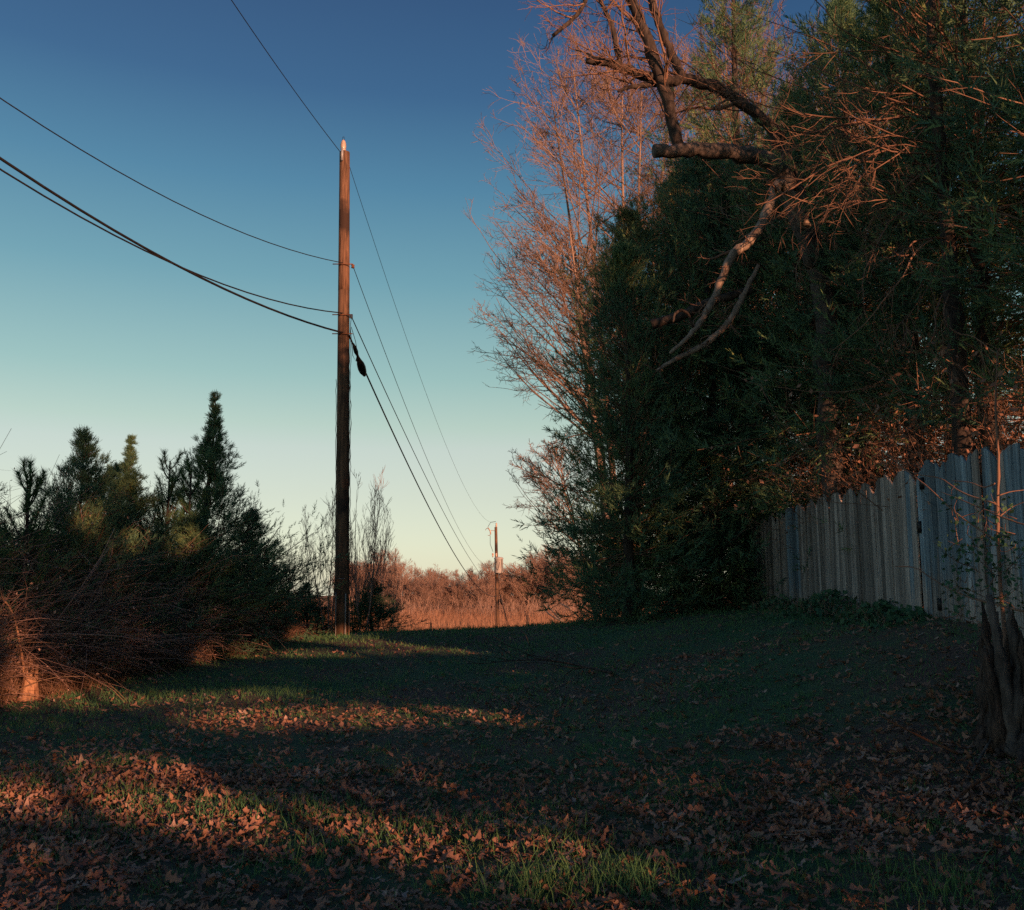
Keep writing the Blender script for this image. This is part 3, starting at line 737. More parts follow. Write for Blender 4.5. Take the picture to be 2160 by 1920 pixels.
b1 = bare('tall many stemmed bare tree rising above the left cedar, sunlit against blue sky', bt1, 5.0, 42, 0, 1.0)
b2 = bare('bare tree leaning left out past the cedar wall, lowest orange twigs over the sky', bt2, 4.5, 40, 0, 1.0)
b3 = copy_thing(b1, 'bare tree right of the tall one, seen between the dark limbs', (11.0, 45, -1.5), 1.5, 1.08)
b4 = copy_thing(b2, 'bare tree deep behind the dark limbs at the top', (8.4, 41.0, -1.3), 3.1, 1.25)
b5 = copy_thing(b1, 'bare tree furthest right behind the cedars', (17, 44, -1.4), 3.6, 1.0)
b6 = bare('smaller bare tree spreading left low beside the cedar wall', bt3, 4.3, 44.0, 0, 1.0)

# ================================================================== THE TREE WITH SAWN LIMBS (trunk behind the fence)
lt = thing('limbed_tree', 'old grey barked tree with sawn off limbs reaching left over the cedars', 'tree', (5.75, 16.8, gz(5.75, 16.8)))
L0 = np.array(lt.location)
def limb(name, pts, rads, mat='bark', n=10, jig=.035, parent=lt, orig=L0, sub=5, lab=None):
    pts = np.array(pts, float); rads = np.array(rads, float)
    k = len(pts); t = np.linspace(0, k - 1, (k - 1) * sub + 1)
    # Catmull-Rom through the traced points
    pp = np.vstack([2 * pts[0] - pts[1], pts, 2 * pts[-1] - pts[-2]])
    out = []
    for q in t:
        i = min(int(q), k - 2); f = q - i; a, b, c, d = pp[i], pp[i + 1], pp[i + 2], pp[i + 3]
        out.append(.5 * ((2 * b) + (-a + c) * f + (2 * a - 5 * b + 4 * c - d) * f * f + (-a + 3 * b - 3 * c + d) * f ** 3))
    out = np.array(out); rr = np.interp(t, np.arange(k), rads)
    rg = np.random.default_rng(int(abs(pts[0, 0] * 1000)) % 9999)
    out[1:-1] += rg.normal(0, 1, (len(out) - 2, 3)) * rr[1:-1, None] * jig * 4
    rr = rr * (1 + (.10 * np.sin(np.arange(len(rr)) * 1.7 + rr[0] * 90) + rg.normal(0, .07, len(rr))) * (jig > 0))
    b = Buf(); b.add(*tubes(out, rr, n, cap=True))
    o = put(name, b.mesh(name, M[mat], True), parent)
    o.location = tuple(-orig)
    if lab: o['label'] = lab
    return out, rr
def X(l_): return [P(*q) for q in l_]
trunk_pts, _ = limb('trunk', [tuple(L0 + (0, 0, -.1)), tuple(L0 + (-.05, 0, 2)), P(1740, 700, 16.8), P(1700, 480, 16.7), P(1665, 380, 16.5)], [.24, .21, .19, .17, .16])
limb('limb', X([(1720, 560, 16.7), (1670, 420, 16.5), (1640, 350, 16.2), (1560, 325, 16), (1470, 318, 15.8), (1380, 319, 15.6)]), [.17, .17, .16, .14, .13, .105])
l1, r1 = limb('limb', X([(1436, 312, 15.7), (1410, 230, 15.7), (1375, 110, 15.7), (1340, 20, 15.7), (1310, -90, 15.7)]), [.115, .11, .10, .10, .09], mat='barkdark')  # dark bark on these upper limbs stands in for shade
l2, r2 = limb('limb', X([(1668, 385, 16.5), (1640, 290, 16.4), (1590, 235, 16.2), (1520, 190, 16.0), (1455, 168, 15.9), (1400, 172, 15.8), (1330, 150, 15.7), (1290, 135, 15.6), (1236, 128, 15.5)]), [.13, .12, .10, .10, .10, .095, .085, .075, .06], mat='barkdark')
l3, r3 = limb('limb', X([(1445, 168, 15.9), (1415, 110, 15.9), (1390, 50, 15.9), (1365, -30, 15.9), (1350, -120, 15.9)]), [.08, .075, .07, .065, .06], mat='barkdark')
l4, r4 = limb('limb', X([(1400, 176, 15.8), (1360, 180, 15.7), (1330, 183, 15.6), (1304, 193, 15.5)]), [.07, .05, .04, .025], mat='barkdark')
l5, r5 = limb('limb', X([(1308, 138, 15.6), (1292, 60, 15.6), (1275, 20, 15.6), (1250, -40, 15.6)]), [.045, .045, .04, .035], mat='barkdark')
l6, r6 = limb('limb', X([(1250, -30, 15.6), (1225, 20, 15.6), (1200, 48, 15.6), (1166, 76, 15.6)]), [.03, .035, .035, .03], mat='barkdark')
l7, r7 = limb('limb', X([(1700, 480, 15.6), (1650, 390, 15.2), (1622, 440, 15), (1590, 500, 14.8), (1540, 545, 14.7), (1520, 600, 14.6), (1490, 660, 14.5), (1462, 700, 14.4), (1414, 745, 14.3)]), [.10, .09, .085, .08, .07, .06, .055, .045, .025], mat='barkpale')
l8, r8 = limb('limb', X([(1600, 560, 14.9), (1575, 610, 14.8), (1555, 650, 14.7), (1530, 690, 14.6), (1480, 730, 14.5), (1430, 755, 14.4), (1386, 782, 14.3)]), [.03, .045, .05, .05, .045, .04, .025], mat='barkpale')
limb('limb', X([(1585, 612, 14.9), (1540, 625, 14.9), (1490, 640, 15), (1440, 665, 15.1), (1375, 685, 15.2)]), [.055, .07, .075, .08, .075], mat='barkdark')
limb('limb', X([(1462, 690, 14.4), (1452, 665, 14.3), (1438, 655, 14.2), (1424, 662, 14.1), (1420, 680, 14.1)]), [.022, .022, .022, .02, .012], mat='barkdark')  # hook coloured dark to take the sunlight off it
# fine side shoots on the limbs
rg = np.random.default_rng(77)
tb = Buf()
for (lp, lr, nn, ln) in ((l1, r1, 16, 1.5), (l2, r2, 26, 1.4), (l3, r3, 12, 1.5), (l4, r4, 10, 1.0), (l5, r5, 14, 1.2), (l6, r6, 14, .9), (l7, r7, 16, .5), (l8, r8, 12, .5)):
    S, D, L, r_ = spawn(lp[None], lr[None], max(2, nn // 5), rg, .15, .95, (.5, 1.0), (.3, .5), .45, rmin=.016)
    Bm, Rm = grow(S, norm(D + np.array([-.2, 0, .15])), rg.uniform(.9, 1.5, len(L)) * ln, np.clip(r_, .016, .034), 9, rg, trop=.03, wig=.17, taper=.2); tb.add(*tubes(Bm, Rm, 6))
    S, D, L, r_ = spawn(Bm, Rm, 7, rg, .15, 1, (.4, .9), (.3, .5), .5, rmin=.006); Bq, Rq = grow(S, D, L, r_, 6, rg, trop=.03, wig=.22, taper=.4); tb.add(*tubes(Bq, Rq, 3))
    S, D, L, r_ = spawn(lp[None], lr[None], nn, rg, .1, 1, (.6, 1.2), (.3, .5), .2, rmin=.008)
    D = norm(D + np.array([-.3, 0, .1])); L = rg.uniform(.5, 1.0, len(L)) * ln
    Bq, Rq = grow(S, D, L, np.clip(r_, .006, .016), 7, rg, trop=.03, wig=.22, taper=.4); tb.add(*tubes(Bq, Rq, 4))
    S, D, L, r_ = spawn(Bq, Rq, 6, rg, .2, 1, (.5, 1.1), (.35, .7), .6, rmin=.005)
    Bq, Rq = grow(S, D, L, r_, 5, rg, trop=.03, wig=.28, taper=.5); tb.add(*tubes(Bq, Rq, 3))
o = put('twigs', tb.mesh('limb_twigs', M['deadtwig']), lt); o.location = tuple(-L0)

# ================================================================== DEAD BOUGHS catching the sun, upper right
dead = thing('dead_cedar', 'dying cedar with long bare reddish boughs sweeping left above the fence', 'tree', (6.2, 13.0, gz(6.2, 13)))
D0_ = np.array(dead.location)
limb('trunk', [tuple(D0_ + (0, 0, -.1)), tuple(D0_ + (.05, 0, 2.5)), tuple(D0_ + (.1, .1, 5)), tuple(D0_ + (0, 0, 8)), tuple(D0_ + (.1, 0, 10))], [.16, .14, .11, .08, .04], 'barkdark', parent=dead, orig=D0_)
rg = np.random.default_rng(91); tb = Buf()
bo = [((2040, 250), (1500, 90)), ((2010, 180), (1560, 60)), ((1980, 230), (1480, 230)), ((2000, 300), (1430, 250)), ((1980, 330), (1520, 260)), ((1960, 260), (1640, 420)), ((1980, 330), (1700, 440)),
      ((1900, 300), (1660, 540)), ((1880, 320), (1600, 520)), ((1900, 420), (1680, 560)), ((2060, 560), (1850, 690)), ((2000, 80), (1700, 10)), ((2080, 120), (1800, 30)), ((2020, 470), (1800, 500)),
      ((2060, 640), (1900, 820)), ((2050, 150), (1600, 180)), ((1950, 520), (1780, 640)), ((2100, 400), (1900, 360))]
for (a, b) in bo:
    for rep in range(2):
        Ya, Yb = 12.9 + rg.uniform(-.4, .4), 11.6 + rg.uniform(-.7, .7)
        A_ = P(a[0] + rg.normal(0, 22), a[1] + rg.normal(0, 22), Ya); B_ = P(b[0] + rg.normal(0, 30), b[1] + rg.normal(0, 30), Yb)
        A_[0] = min(A_[0], 6.2)
        d = B_ - A_; Ln = np.linalg.norm(d)
        Bq, Rq = grow(A_[None], d[None], np.array([Ln * rg.uniform(.8, 1.05)]), np.array([rg.uniform(.010, .018)]), 14, rg, trop=rg.uniform(-.05, .05), wig=.10, taper=.25)
        tb.add(*tubes(Bq, Rq, 5))
        S, D, L, r_ = spawn(Bq, Rq, 8, rg, .2, 1, (.25, .7), (.2, .4), .55, rmin=.005)
        D = norm(D + np.array([0, 0, -.15]))
        Cq, Rc = grow(S, D, L, r_, 8, rg, trop=-.04, wig=.18, taper=.4); tb.add(*tubes(Cq, Rc, 3))
        S, D, L, r_ = spawn(Cq, Rc, 4, rg, .2, 1, (.3, .9), (.3, .6), .55, rmin=.004)
        Cq, Rc = grow(S, D, L, r_, 4, rg, trop=-.03, wig=.2, taper=.5); tb.add(*tubes(Cq, Rc, 3))
o = put('boughs', tb.mesh('dead_boughs', M['deadtwig']), dead); o.location = tuple(-D0_)

# ================================================================== HOLLOW STUMP, front right
hs0 = np.array([3.72, 6.75, gz(3.6, 6.7) - .05])
hs = thing('hollow_stump', 'broad hollow rotten stump with jagged top at the right edge', 'stump', tuple(hs0))
def shell(name, c, r_out, r_in, hts, mat, parent, seed, n=72, flare=1.25):
    rg = np.random.default_rng(seed); th = np.linspace(0, 2 * math.pi, n, endpoint=False)
    ro = r_out * (1 + .10 * np.sin(th * 3 + 1) + .06 * np.sin(th * 7) + .05 * np.sin(th * 17 + 2) + rg.normal(0, .045, n))
    ht = hts(th) * (1 + .10 * np.sin(th * 11) + rg.uniform(-.22, .26, n) * (np.arange(n) % 3 != 0))
    rows = []
    for f in (0, .08, .2, .45, .75, 1.0):
        rr = ro * (1 + (flare - 1) * (1 - f) ** 3 - .06 * f); rows.append(np.stack([rr * np.cos(th), rr * np.sin(th), ht * f], 1))
    for f in (1.0, .5, .1):
        rr = ro * r_in; rows.append(np.stack([rr * np.cos(th), rr * np.sin(th), ht * f * .985], 1))
    V = np.concatenate(rows); k = len(rows); i = np.arange(k - 1)[:, None]; j = np.arange(n)[None]; j2 = (j + 1) % n
    q = np.stack([i * n + j, i * n + j2, (i + 1) * n + j2, (i + 1) * n + j], -1).reshape(-1, 4)
    return put(name, mesh_np(name, V, q, M[mat]), parent, c)
shell('trunk_shell', (0, 0, 0), .36, .80, lambda th: .46 + .06 * np.cos(th - 3.0) + .05 * np.sin(3 * th), 'rot', hs, 3)
rg = np.random.default_rng(12)
for k_ in range(44):
    th = k_ / 44 * 2 * math.pi + rg.normal(0, .07); hh_ = rg.uniform(.45, .78) + (.22 if rg.random() < .3 else 0) + .10 * math.cos(th - 3.0); rr_ = rg.uniform(.018, .05)
    def q_(f, r_): return tuple(hs0 + (math.cos(th) * r_ + rg.normal(0, .012), math.sin(th) * r_ + rg.normal(0, .012), f * hh_))
    limb('splinter', [q_(0, .47), q_(.15, .41), q_(.5, .38), q_(.8, .37), q_(1.0, .36 + rg.normal(0, .02))], [rr_ * 1.5, rr_ * 1.2, rr_, rr_ * .8, .006], 'bark' if k_ % 6 == 2 else 'rot', parent=hs, orig=hs0, n=5, jig=.10, sub=3)
limb('broken_slab', [tuple(hs0 + (-.42, -.14, 0)), tuple(hs0 + (-.46, -.16, .4)), tuple(hs0 + (-.49, -.14, .70))], [.06, .05, .02], 'rot', parent=hs, orig=hs0, n=6)
limb('broken_slab', [tuple(hs0 + (-.36, -.2, 0)), tuple(hs0 + (-.40, -.2, .5)), tuple(hs0 + (-.42, -.12, 1.06))], [.05, .045, .02], 'bark', parent=hs, orig=hs0, n=6)
limb('root', [tuple(hs0 + (-.3, -.35, .12)), tuple(hs0 + (-.45, -.55, .10)), tuple(hs0 + (-.65, -.8, .03))], [.09, .06, .02], 'rot', parent=hs, orig=hs0, n=6)
# ---------------- sapling in front of the blue boards
sp0 = np.array([*P(2112, 1500, 7.6)[:2], 0]); sp0[2] = gz(sp0[0], sp0[1])
sap = thing('sapling', 'thin sunlit sapling with crossing bare shoots before the blue boards', 'sapling', tuple(sp0))
limb('stem', [tuple(sp0), P(2125, 1400, 7.7), P(2110, 1240, 7.8), P(2104, 1080, 7.9), P(2106, 960, 8.0), P(2100, 860, 8.0), P(2104, 740, 8.0)], [.020, .018, .016, .013, .011, .008, .004], 'deadtwig', parent=sap, orig=sp0, n=6)
for pts, r_ in (([(2100, 1063, 7.9), (2030, 1040, 8.3), (1985, 1010, 8.7), (1942, 1002, 9.0), (1890, 985, 9.3)], .009), ([(2100, 1140, 7.9), (2020, 1085, 8.2), (1960, 1030, 8.6), (1915, 995, 9.0), (1870, 958, 9.3)], .009),
                ([(2098, 1020, 7.9), (2075, 1028, 8.1), (2045, 1018, 8.3), (2008, 1014, 8.5)], .007), ([(2108, 1045, 7.9), (2130, 1038, 7.9), (2165, 1033, 7.9)], .006),
                ([(2108, 1090, 7.9), (2135, 1070, 7.9), (2170, 1055, 7.8)], .006), ([(2170, 1110, 7.2), (2110, 1090, 7.4), (2040, 1060, 7.7), (1985, 1038, 8.2)], .007),
                ([(2160, 1290, 7.0), (2060, 1265, 7.4), (2010, 1245, 7.8), (1965, 1220, 8.4), (1930, 1198, 8.8), (1888, 1195, 9.0)], .010)):
    limb('shoot', X(pts), np.linspace(r_, r_ * .45, len(pts)), 'deadtwig', parent=sap, orig=sp0, n=5)
rg = np.random.default_rng(5)
stw = Buf(); ivs = []
Sx = np.array([P(rg.uniform(2020, 2170), rg.uniform(1090, 1330), rg.uniform(7.2, 8.2)) for _ in range(70)])
Bq, Rq = grow(Sx, rg.normal(0, 1, (70, 3)) + np.array([-.4, 0, .2]), rg.uniform(.15, .5, 70), np.full(70, .004), 6, rg, trop=.02, wig=.3)
stw.add(*tubes(Bq, Rq, 3)); o = put('twigs', stw.mesh('sapling_twigs', M['deadtwig']), sap); o.location = tuple(-sp0)
pts = np.concatenate([Bq[:, 2:].reshape(-1, 3)] * 2) + rg.normal(0, .05, (len(Bq) * 8, 3))
lb = Buf(); lb.add(*leafcards(pts, rg.uniform(.03, .06, len(pts)), rg, .6)); o = put('leaves', lb.mesh('sapling_leaves', M['ivy']), sap); o.location = tuple(-sp0)
# fallen sticks at front right
def stick(name, label, pts, r_, mat='barkdark', grp='fallen sticks on the leaves', side=0, jig=.03):
    pts = [np.array(q) for q in pts]; o0 = pts[0].copy()
    r = thing(name, label, 'stick', tuple(o0), grp)
    lp, lr = limb('stem', pts, np.linspace(r_, r_ * .4, len(pts)), mat, parent=r, orig=o0, n=6, jig=jig)
    if side:
        rg = np.random.default_rng(side)
        S, D, L, rr = spawn(lp[None], lr[None], side, rg, .15, 1, (.4, .9), (.2, .45), .6, rmin=.003)
        D[:, 2] = np.abs(D[:, 2]) * .4
        Bq, Rq = grow(S, D, L, rr, 5, rg, trop=-.02, wig=.15, taper=.4)
        b = Buf(); b.add(*tubes(Bq, Rq, 4)); q = put('twigs', b.mesh('stick_twigs', M[mat]), r); q.location = tuple(-o0)
    return r
def G(px, py, h=0.0):
    q = ground_hit(px, py); q[2] = gz(q[0], q[1]) + h; return q
e_ = G(2020, 1600, .03)
stick('fallen_stick', 'rusty coloured stick leaning out of the leaves left of the hollow stump', [e_, e_ + (-.22, .05, .10), e_ + (-.48, .10, .24)], .012, 'rust')
stick('fallen_stick', 'arched bare stem at the right edge before the hollow stump', [G(2050, 1640, .02), G(2090, 1600, .10), G(2130, 1590, .22), G(2190, 1590, .28)], .012, 'bark')
stick('fallen_stick', 'reddish stick pointing down left under the hollow stump', [G(2090, 1660, .05), G(2040, 1690, .05), G(2000, 1720, .03)], .011, 'rust')
stick('fallen_stick', 'long straight pale stick lying on leaves in right foreground', [G(1590, 1778, .02), G(1700, 1772, .04), G(1840, 1766, .03)], .009, 'barkpale', side=4)
stick('fallen_stick', 'lower of two parallel sticks in right foreground', [G(1610, 1792, .02), G(1750, 1796, .03), G(1950, 1795, .02)], .007, 'bark')
stick('fallen_branch', 'thin forked dead branch lying on the grass near centre', [G(1290, 1438, .10), G(1200, 1420, .12), G(1120, 1410, .12), G(1010, 1412, .08)], .018, 'barkdark', side=16)

# ================================================================== LEFT STUMP with leaning stem
ls0 = G(60, 1478); ls = thing('broken_stump', 'sunlit splintered orange stump at the left edge of the grass', 'stump', tuple(ls0))
shell('trunk_shell', (0, 0, 0), .085, .5, lambda th: .42 + .08 * np.cos(th - 2.5) + .03 * np.sin(3 * th), 'stump', ls, 9, n=24, flare=1.5)
limb('splinter', [tuple(ls0 + (.14, -.06, .0)), tuple(ls0 + (.10, -.02, .14)), tuple(ls0 + (.07, 0, .26))], [.03, .03, .012], 'stump', parent=ls, orig=ls0, n=5)
v0 = G(57, 1475, .0)
vine = thing('vine_stem', 'tall curving sunlit stem rising beside the broken stump', 'vine', tuple(v0))
limb('stem', [tuple(v0), P(50, 1410, 12.4), P(42, 1360, 12.4), P(33, 1310, 12.4), P(18, 1278, 12.4), P(5, 1260, 12.4), P(-4, 1210, 12.4)], [.02, .017, .015, .014, .012, .010, .006], 'stump', parent=vine, orig=v0, n=6)

# ================================================================== UTILITY POLES AND LINES
def lathe(name, prof, mat, parent, loc, n=16, rot=None):
    th = np.arange(n) / n * 2 * math.pi
    V = np.array([[r_ * math.cos(a), r_ * math.sin(a), z] for r_, z in prof for a in th]); k = len(prof)
    i = np.arange(k - 1)[:, None]; j = np.arange(n)[None]; j2 = (j + 1) % n
    q = np.stack([i * n + j, i * n + j2, (i + 1) * n + j2, (i + 1) * n + j], -1).reshape(-1, 4)
    me = mesh_np(name, V, [q, np.array([list(range(n))[::-1], [(k - 1) * n + a for a in range(n)]])], M[mat], False)
    return put(name, me, parent, loc, rot)
pb = P(721, 1337, 20.0); pb[2] = gz(pb[0], pb[1]) - .05
ptop = P(727, 322, 20.0)
pole = thing('utility_pole', 'tall brown wooden utility pole with a ribbed insulator on top', 'utility pole', tuple(pb), 'utility poles')
def along(f): return pb + (ptop - pb) * f
fs = np.linspace(0, 1, 14)
limb('shaft', [tuple(along(f)) for f in np.linspace(0, .70, 8)], np.interp(np.linspace(0, .70, 8), [0, 1], [.15, .112]), 'pole', parent=pole, orig=pb, n=18, jig=0, sub=2)
limb('upper_shaft', [tuple(along(f)) for f in np.linspace(.699, 1, 6)], np.interp(np.linspace(.7, 1, 6), [0, 1], [.151, .113]), 'poletop', parent=pole, orig=pb, n=18, jig=0, sub=2, lab='paler weathered upper length of the pole')
tp = ptop - pb
ins = lathe('insulator', [(.018, -.02), (.05, 0), (.062, .04), (.045, .06), (.068, .075), (.048, .095), (.070, .11), (.048, .13), (.070, .145), (.046, .165), (.062, .18), (.042, .2), (.052, .215), (.03, .25), (.018, .27)], 'porcelain', pole, tuple(tp + (-.03, -.02, .02)))
put('bracket', boxmesh('pole_bracket', .05, .05, .30, M['metal']), pole, tuple(tp + (-.03, -.13, -.10)))
loop_o = tp + (-.03, -.02, .27)
b = Buf(); th = np.linspace(0, math.pi * 2, 10); b.add(*tubes(np.stack([.022 * np.sin(th), th * 0, .045 + .05 * -np.cos(th)], 1), np.full(10, .006), 5))
put('tie_wire', b.mesh('tie_wire', M['cable']), pole, tuple(loop_o))
def pole_at(py): return (P(0, py, 20)[2] - pb[2]) / (ptop[2] - pb[2])
def attach(py, dx=0, dy=-.16): return along(pole_at(py)) + np.array([dx, dy, 0])
for py_, nm in ((562, 'spool'), (668, 'clamp'), (708, 'clamp')):
    a_ = along(pole_at(py_)) - pb
    put('through_bolt', boxmesh('through_bolt', .44, .018, .018, M['rust']), pole, tuple(a_ + (0, -.145, 0)))
lathe('spool_insulator', [(.02, -.05), (.04, -.04), (.028, -.01), (.04, .02), (.02, .035)], 'rust', pole, tuple(along(pole_at(562)) - pb + (.20, -.02, .0)))
lathe('cable_clamp', [(.02, -.05), (.035, -.04), (.035, .03), (.02, .04)], 'metal', pole, tuple(along(pole_at(668)) - pb + (.17, -.03, .0)))
# ground conduits and wires on the pole
for px_, py1, py2, rr, mt, dy in ((708, 1250, 1342, .013, 'plastic', -.1), (728, 1252, 1336, .014, 'plastic', -.17), (736, 1290, 1337, .016, 'conduit_brown', -.10)):
    a_, c_ = P(px_, py2, 20 + dy), P(px_ + 1, py1, 20 + dy); a_[2] = gz(a_[0], a_[1]) - .03
    b = Buf(); b.add(*tubes(np.stack([a_, c_]) - pb, np.array([rr, rr]), 8, cap=True)); put('conduit', b.mesh('conduit', M[mt], True), pole)
rg = np.random.default_rng(8)
for k_, (px_, pa, pz) in enumerate([(738, 712, 1290), (740, 672, 1180), (736, 760, 1330), (709, 800, 1260)]):
    ys_ = np.linspace(pa, pz, 40); q = np.array([P(px_ + (ys_[i] - pa) * (-.004) + rg.normal(0, .8), ys_[i], 19.95) for i in range(40)])
    b = Buf(); b.add(*tubes(q - pb, np.full(40, .006), 4)); put('ground_wire', b.mesh('ground_wire', M['cable']), pole)
b = Buf(); q = np.array(X([(741, 690, 19.9), (750, 720, 19.85), (754, 745, 19.85), (750, 762, 19.85), (744, 750, 19.85), (741, 715, 19.85), (739, 690, 19.9)])); b.add(*tubes(q - pb, np.full(7, .007), 5)); put('slack_loop', b.mesh('slack_loop', M['cable']), pole)
put('tag', boxmesh('pole_tag', .14, .004, .012, M['metal']), pole, tuple(P(720, 1221, 19.85) - pb))

fb_top = P(1046, 1112, 89.0); fb = P(1050, 1330, 89.0); fb[2] = gz(fb[0], fb[1]) - .1
fpole = thing('utility_pole', 'distant utility pole carrying a grey transformer at the crest', 'utility pole', tuple(fb), 'utility poles')
limb('shaft', [tuple(fb), tuple(fb + (fb_top - fb) * .5)], [.19, .165], 'pole', parent=fpole, orig=fb, n=14, jig=0, sub=3)
limb('upper_shaft', [tuple(fb + (fb_top - fb) * .499), tuple(fb_top)], [.166, .13], 'poletop', parent=fpole, orig=fb, n=14, jig=0, sub=3)
tk = P(1052, 1192, 88.6) - fb
trf = lathe('transformer', [(.38, -.75), (.40, -.7), (.40, .55), (.44, .58), (.44, .64), (.32, .72), (.05, .75)], 'tank', fpole, tuple(tk), 20)
for dx_ in (-.45, -.14):
    lathe('bushing', [(.03, 0), (.05, .1), (.09, .15), (.05, .2), (.09, .25), (.10, .33), (.05, .4)], 'porcelain', fpole, tuple(tk + (dx_ - .1, 0, .70)))
lathe('insulator', [(.04, 0), (.10, .05), (.06, .12), (.11, .18), (.06, .25), (.09, .32), (.03, .4)], 'porcelain', fpole, tuple(fb_top - fb + (.04, 0, 0)))
b = Buf(); cc = [P(1030, 1122, 88.8), P(1026, 1118, 88.8), P(1024, 1120, 88.8)]
b.add(*tubes(np.array([P(1029, 1113, 88.8), P(1034, 1120, 88.8), P(1035, 1127, 88.8)]) - fb, np.array([.05, .065, .06]), 7, cap=True)); put('fuse_cutout', b.mesh('fuse_cutout', M['porcelain']), fpole)
b = Buf(); b.add(*tubes(np.array([P(1024, 1119, 88.8), P(1026, 1115, 88.8), P(1030, 1115, 88.8)]) - fb, np.array([.03, .03, .03]), 5)); b.add(*tubes(np.array([P(1036, 1119, 88.8), P(1045, 1120, 89)]) - fb, np.array([.03, .03]), 5))
b.add(*tubes(np.array([P(1035, 1127, 88.8), P(1032, 1130, 88.8), P(1029, 1129, 88.8)]) - fb, np.array([.035, .035, .03]), 5)); put('cutout_bracket', b.mesh('cutout_bracket', M['metal']), fpole)
for pts in ([(1046, 1100, 89), (1035, 1102, 88.8), (1029, 1112, 88.8)], [(1034, 1130, 88.8), (1034, 1148, 88.8), (1040, 1164, 88.8)], [(1040, 1202, 88.3), (1037, 1210, 88.2), (1039, 1218, 88.2), (1045, 1214, 88.3)],
            [(1058, 1180, 88.3), (1060, 1200, 88.2), (1058, 1212, 88.2), (1053, 1212, 88.3)], [(1048, 1184, 88.25), (1044, 1195, 88.2), (1050, 1203, 88.2), (1054, 1186, 88.2)]):
    b = Buf(); b.add(*tubes(np.array(X(pts)) - fb, np.full(len(pts), .022), 5)); put('lead_wire', b.mesh('lead_wire', M['cable']), fpole)
guy = thing('guy_wire', 'pair of thin guy wires slanting down right from the distant pole', 'wire', tuple(P(1078, 1330, 87)))
g0 = np.array(guy.location)
for a_, c_ in (((1053, 1245), (1076, 1330)), ((1053, 1250), (1080, 1330))):
    A_, B_ = P(*a_, 88.8), P(*c_, 87.5); B_[2] -= .6
    B_ = A_ + (B_ - A_) * 1.25
    b = Buf(); b.add(*tubes(np.stack([A_, B_]) - g0, np.full(2, .03), 5)); put('strand', b.mesh('guy_strand', M['cable']), guy)
b = Buf(); b.add(*tubes(np.array([P(1055, 1263, 88.6), P(1057, 1268, 88.6), P(1059, 1276, 88.5)]) - fb, np.array([.06, .16, .05]), 7, cap=True)); put('splice_case', b.mesh('splice_case', M['cable'], True), fpole)

def line_px(A_, B_, px):
    """fraction along the plan line A->B whose image column is px (wire height varies little)"""
    best, bs = 1e9, .5
    for s_ in np.linspace(.002, .998, 600):
        q = A_ + (B_ - A_) * s_
        # depth also depends a little on height; use the straight line height
        u = project(q)[0]
        if abs(u - px) < best: best, bs = abs(u - px), s_
    return bs
def wire(label, A_, B_, mids, rad, ext=1.0, grp='overhead lines between the poles', mat='cable'):
    """quadratic wire from A through the traced point(s) to B, continued to parameter ext"""
    mpx, mpy = mids
    s_ = line_px(A_, B_, mpx); q = A_ + (B_ - A_) * s_
    zm = P(mpx, mpy, q[1])[2]
    # z(s)=a s^2 + b s + c
    c_ = A_[2]; M2 = np.array([[s_ * s_, s_], [1, 1]]); ab = np.linalg.solve(M2, [zm - c_, B_[2] - c_])
    ss = np.linspace(0, ext, 60); pts = A_ + (B_ - A_) * ss[:, None]; pts[:, 2] = ab[0] * ss ** 2 + ab[1] * ss + c_
    o = tag(put('power_line', None), label, 'cable', grp) if False else None
    b = Buf(); b.add(*tubes(pts - A_, np.full(60, rad), 6)); o = put('power_line', b.mesh('power_line', M[mat], True), None, tuple(A_))
    return tag(o, label, 'cable', grp), pts
w, e1 = wire('thin top line from pole top to distant pole, highest on the right', along(1) + (.09, 0, -.25), P(1045, 1103, 89), (877, 765), .006)
w, e2 = wire('thin middle line from the red spool towards the distant transformer', along(pole_at(562)) + (.2, -.02, 0), P(1040, 1197, 88.7), (877, 909), .008)
w, e3 = wire('upper telephone cable sloping to the distant pole beside the thick one', along(pole_at(668)) + (.17, -.03, 0), P(1050, 1243, 88.8), (872, 950), .012)
w, e4 = wire('thick black cable with splice case sloping down to the distant pole', along(pole_at(708)) + (.14, -.1, -.03), P(1050, 1257, 88.8), (845, 946), .021)
w, n1_ = wire('thin line leaving the pole top steeply towards the upper left', along(1) + (-.09, -.1, -.02), P(488, 0, 14.0), (600, 162), .008, 4.2, 'overhead lines towards the left')
w, n2_ = wire('single thin line above the cables crossing the left sky', attach(560), P(0, 207, 12), (430, 455), .009, 4.5, 'overhead lines towards the left')
w, n3_ = wire('telephone cable crossing the thick one in the left sky', attach(665), P(0, 357, 12), (430, 583), .013, 4.5, 'overhead lines towards the left')
w, n4_ = wire('thickest black cable across the left sky', attach(706), P(0, 334, 12), (430, 588), .020, 4.5, 'overhead lines towards the left')
# splice case near the pole
i_ = 1; d4 = norm(e4[1] - e4[0])
sc0 = P(759, 770, 20.6)
scs = thing('splice_case', 'black bulging splice case slung on the thick cable near the pole', 'splice case', tuple(sc0))
a_, c_ = P(745, 725, 20.2), P(769, 793, 21.0)
b = Buf(); t_ = np.linspace(0, 1, 9)[:, None]; b.add(*tubes((a_ + (c_ - a_) * t_) - sc0, np.array([.02, .045, .05, .025, .05, .085, .095, .08, .03]), 10, cap=True)); put('case', b.mesh('splice_case', M['cable'], True), scs)
put('valve', boxmesh('valve', .03, .03, .08, M['cable']), scs, (-.07, 0, .12))
for px_, py_ in ((722, 700),):
    pass
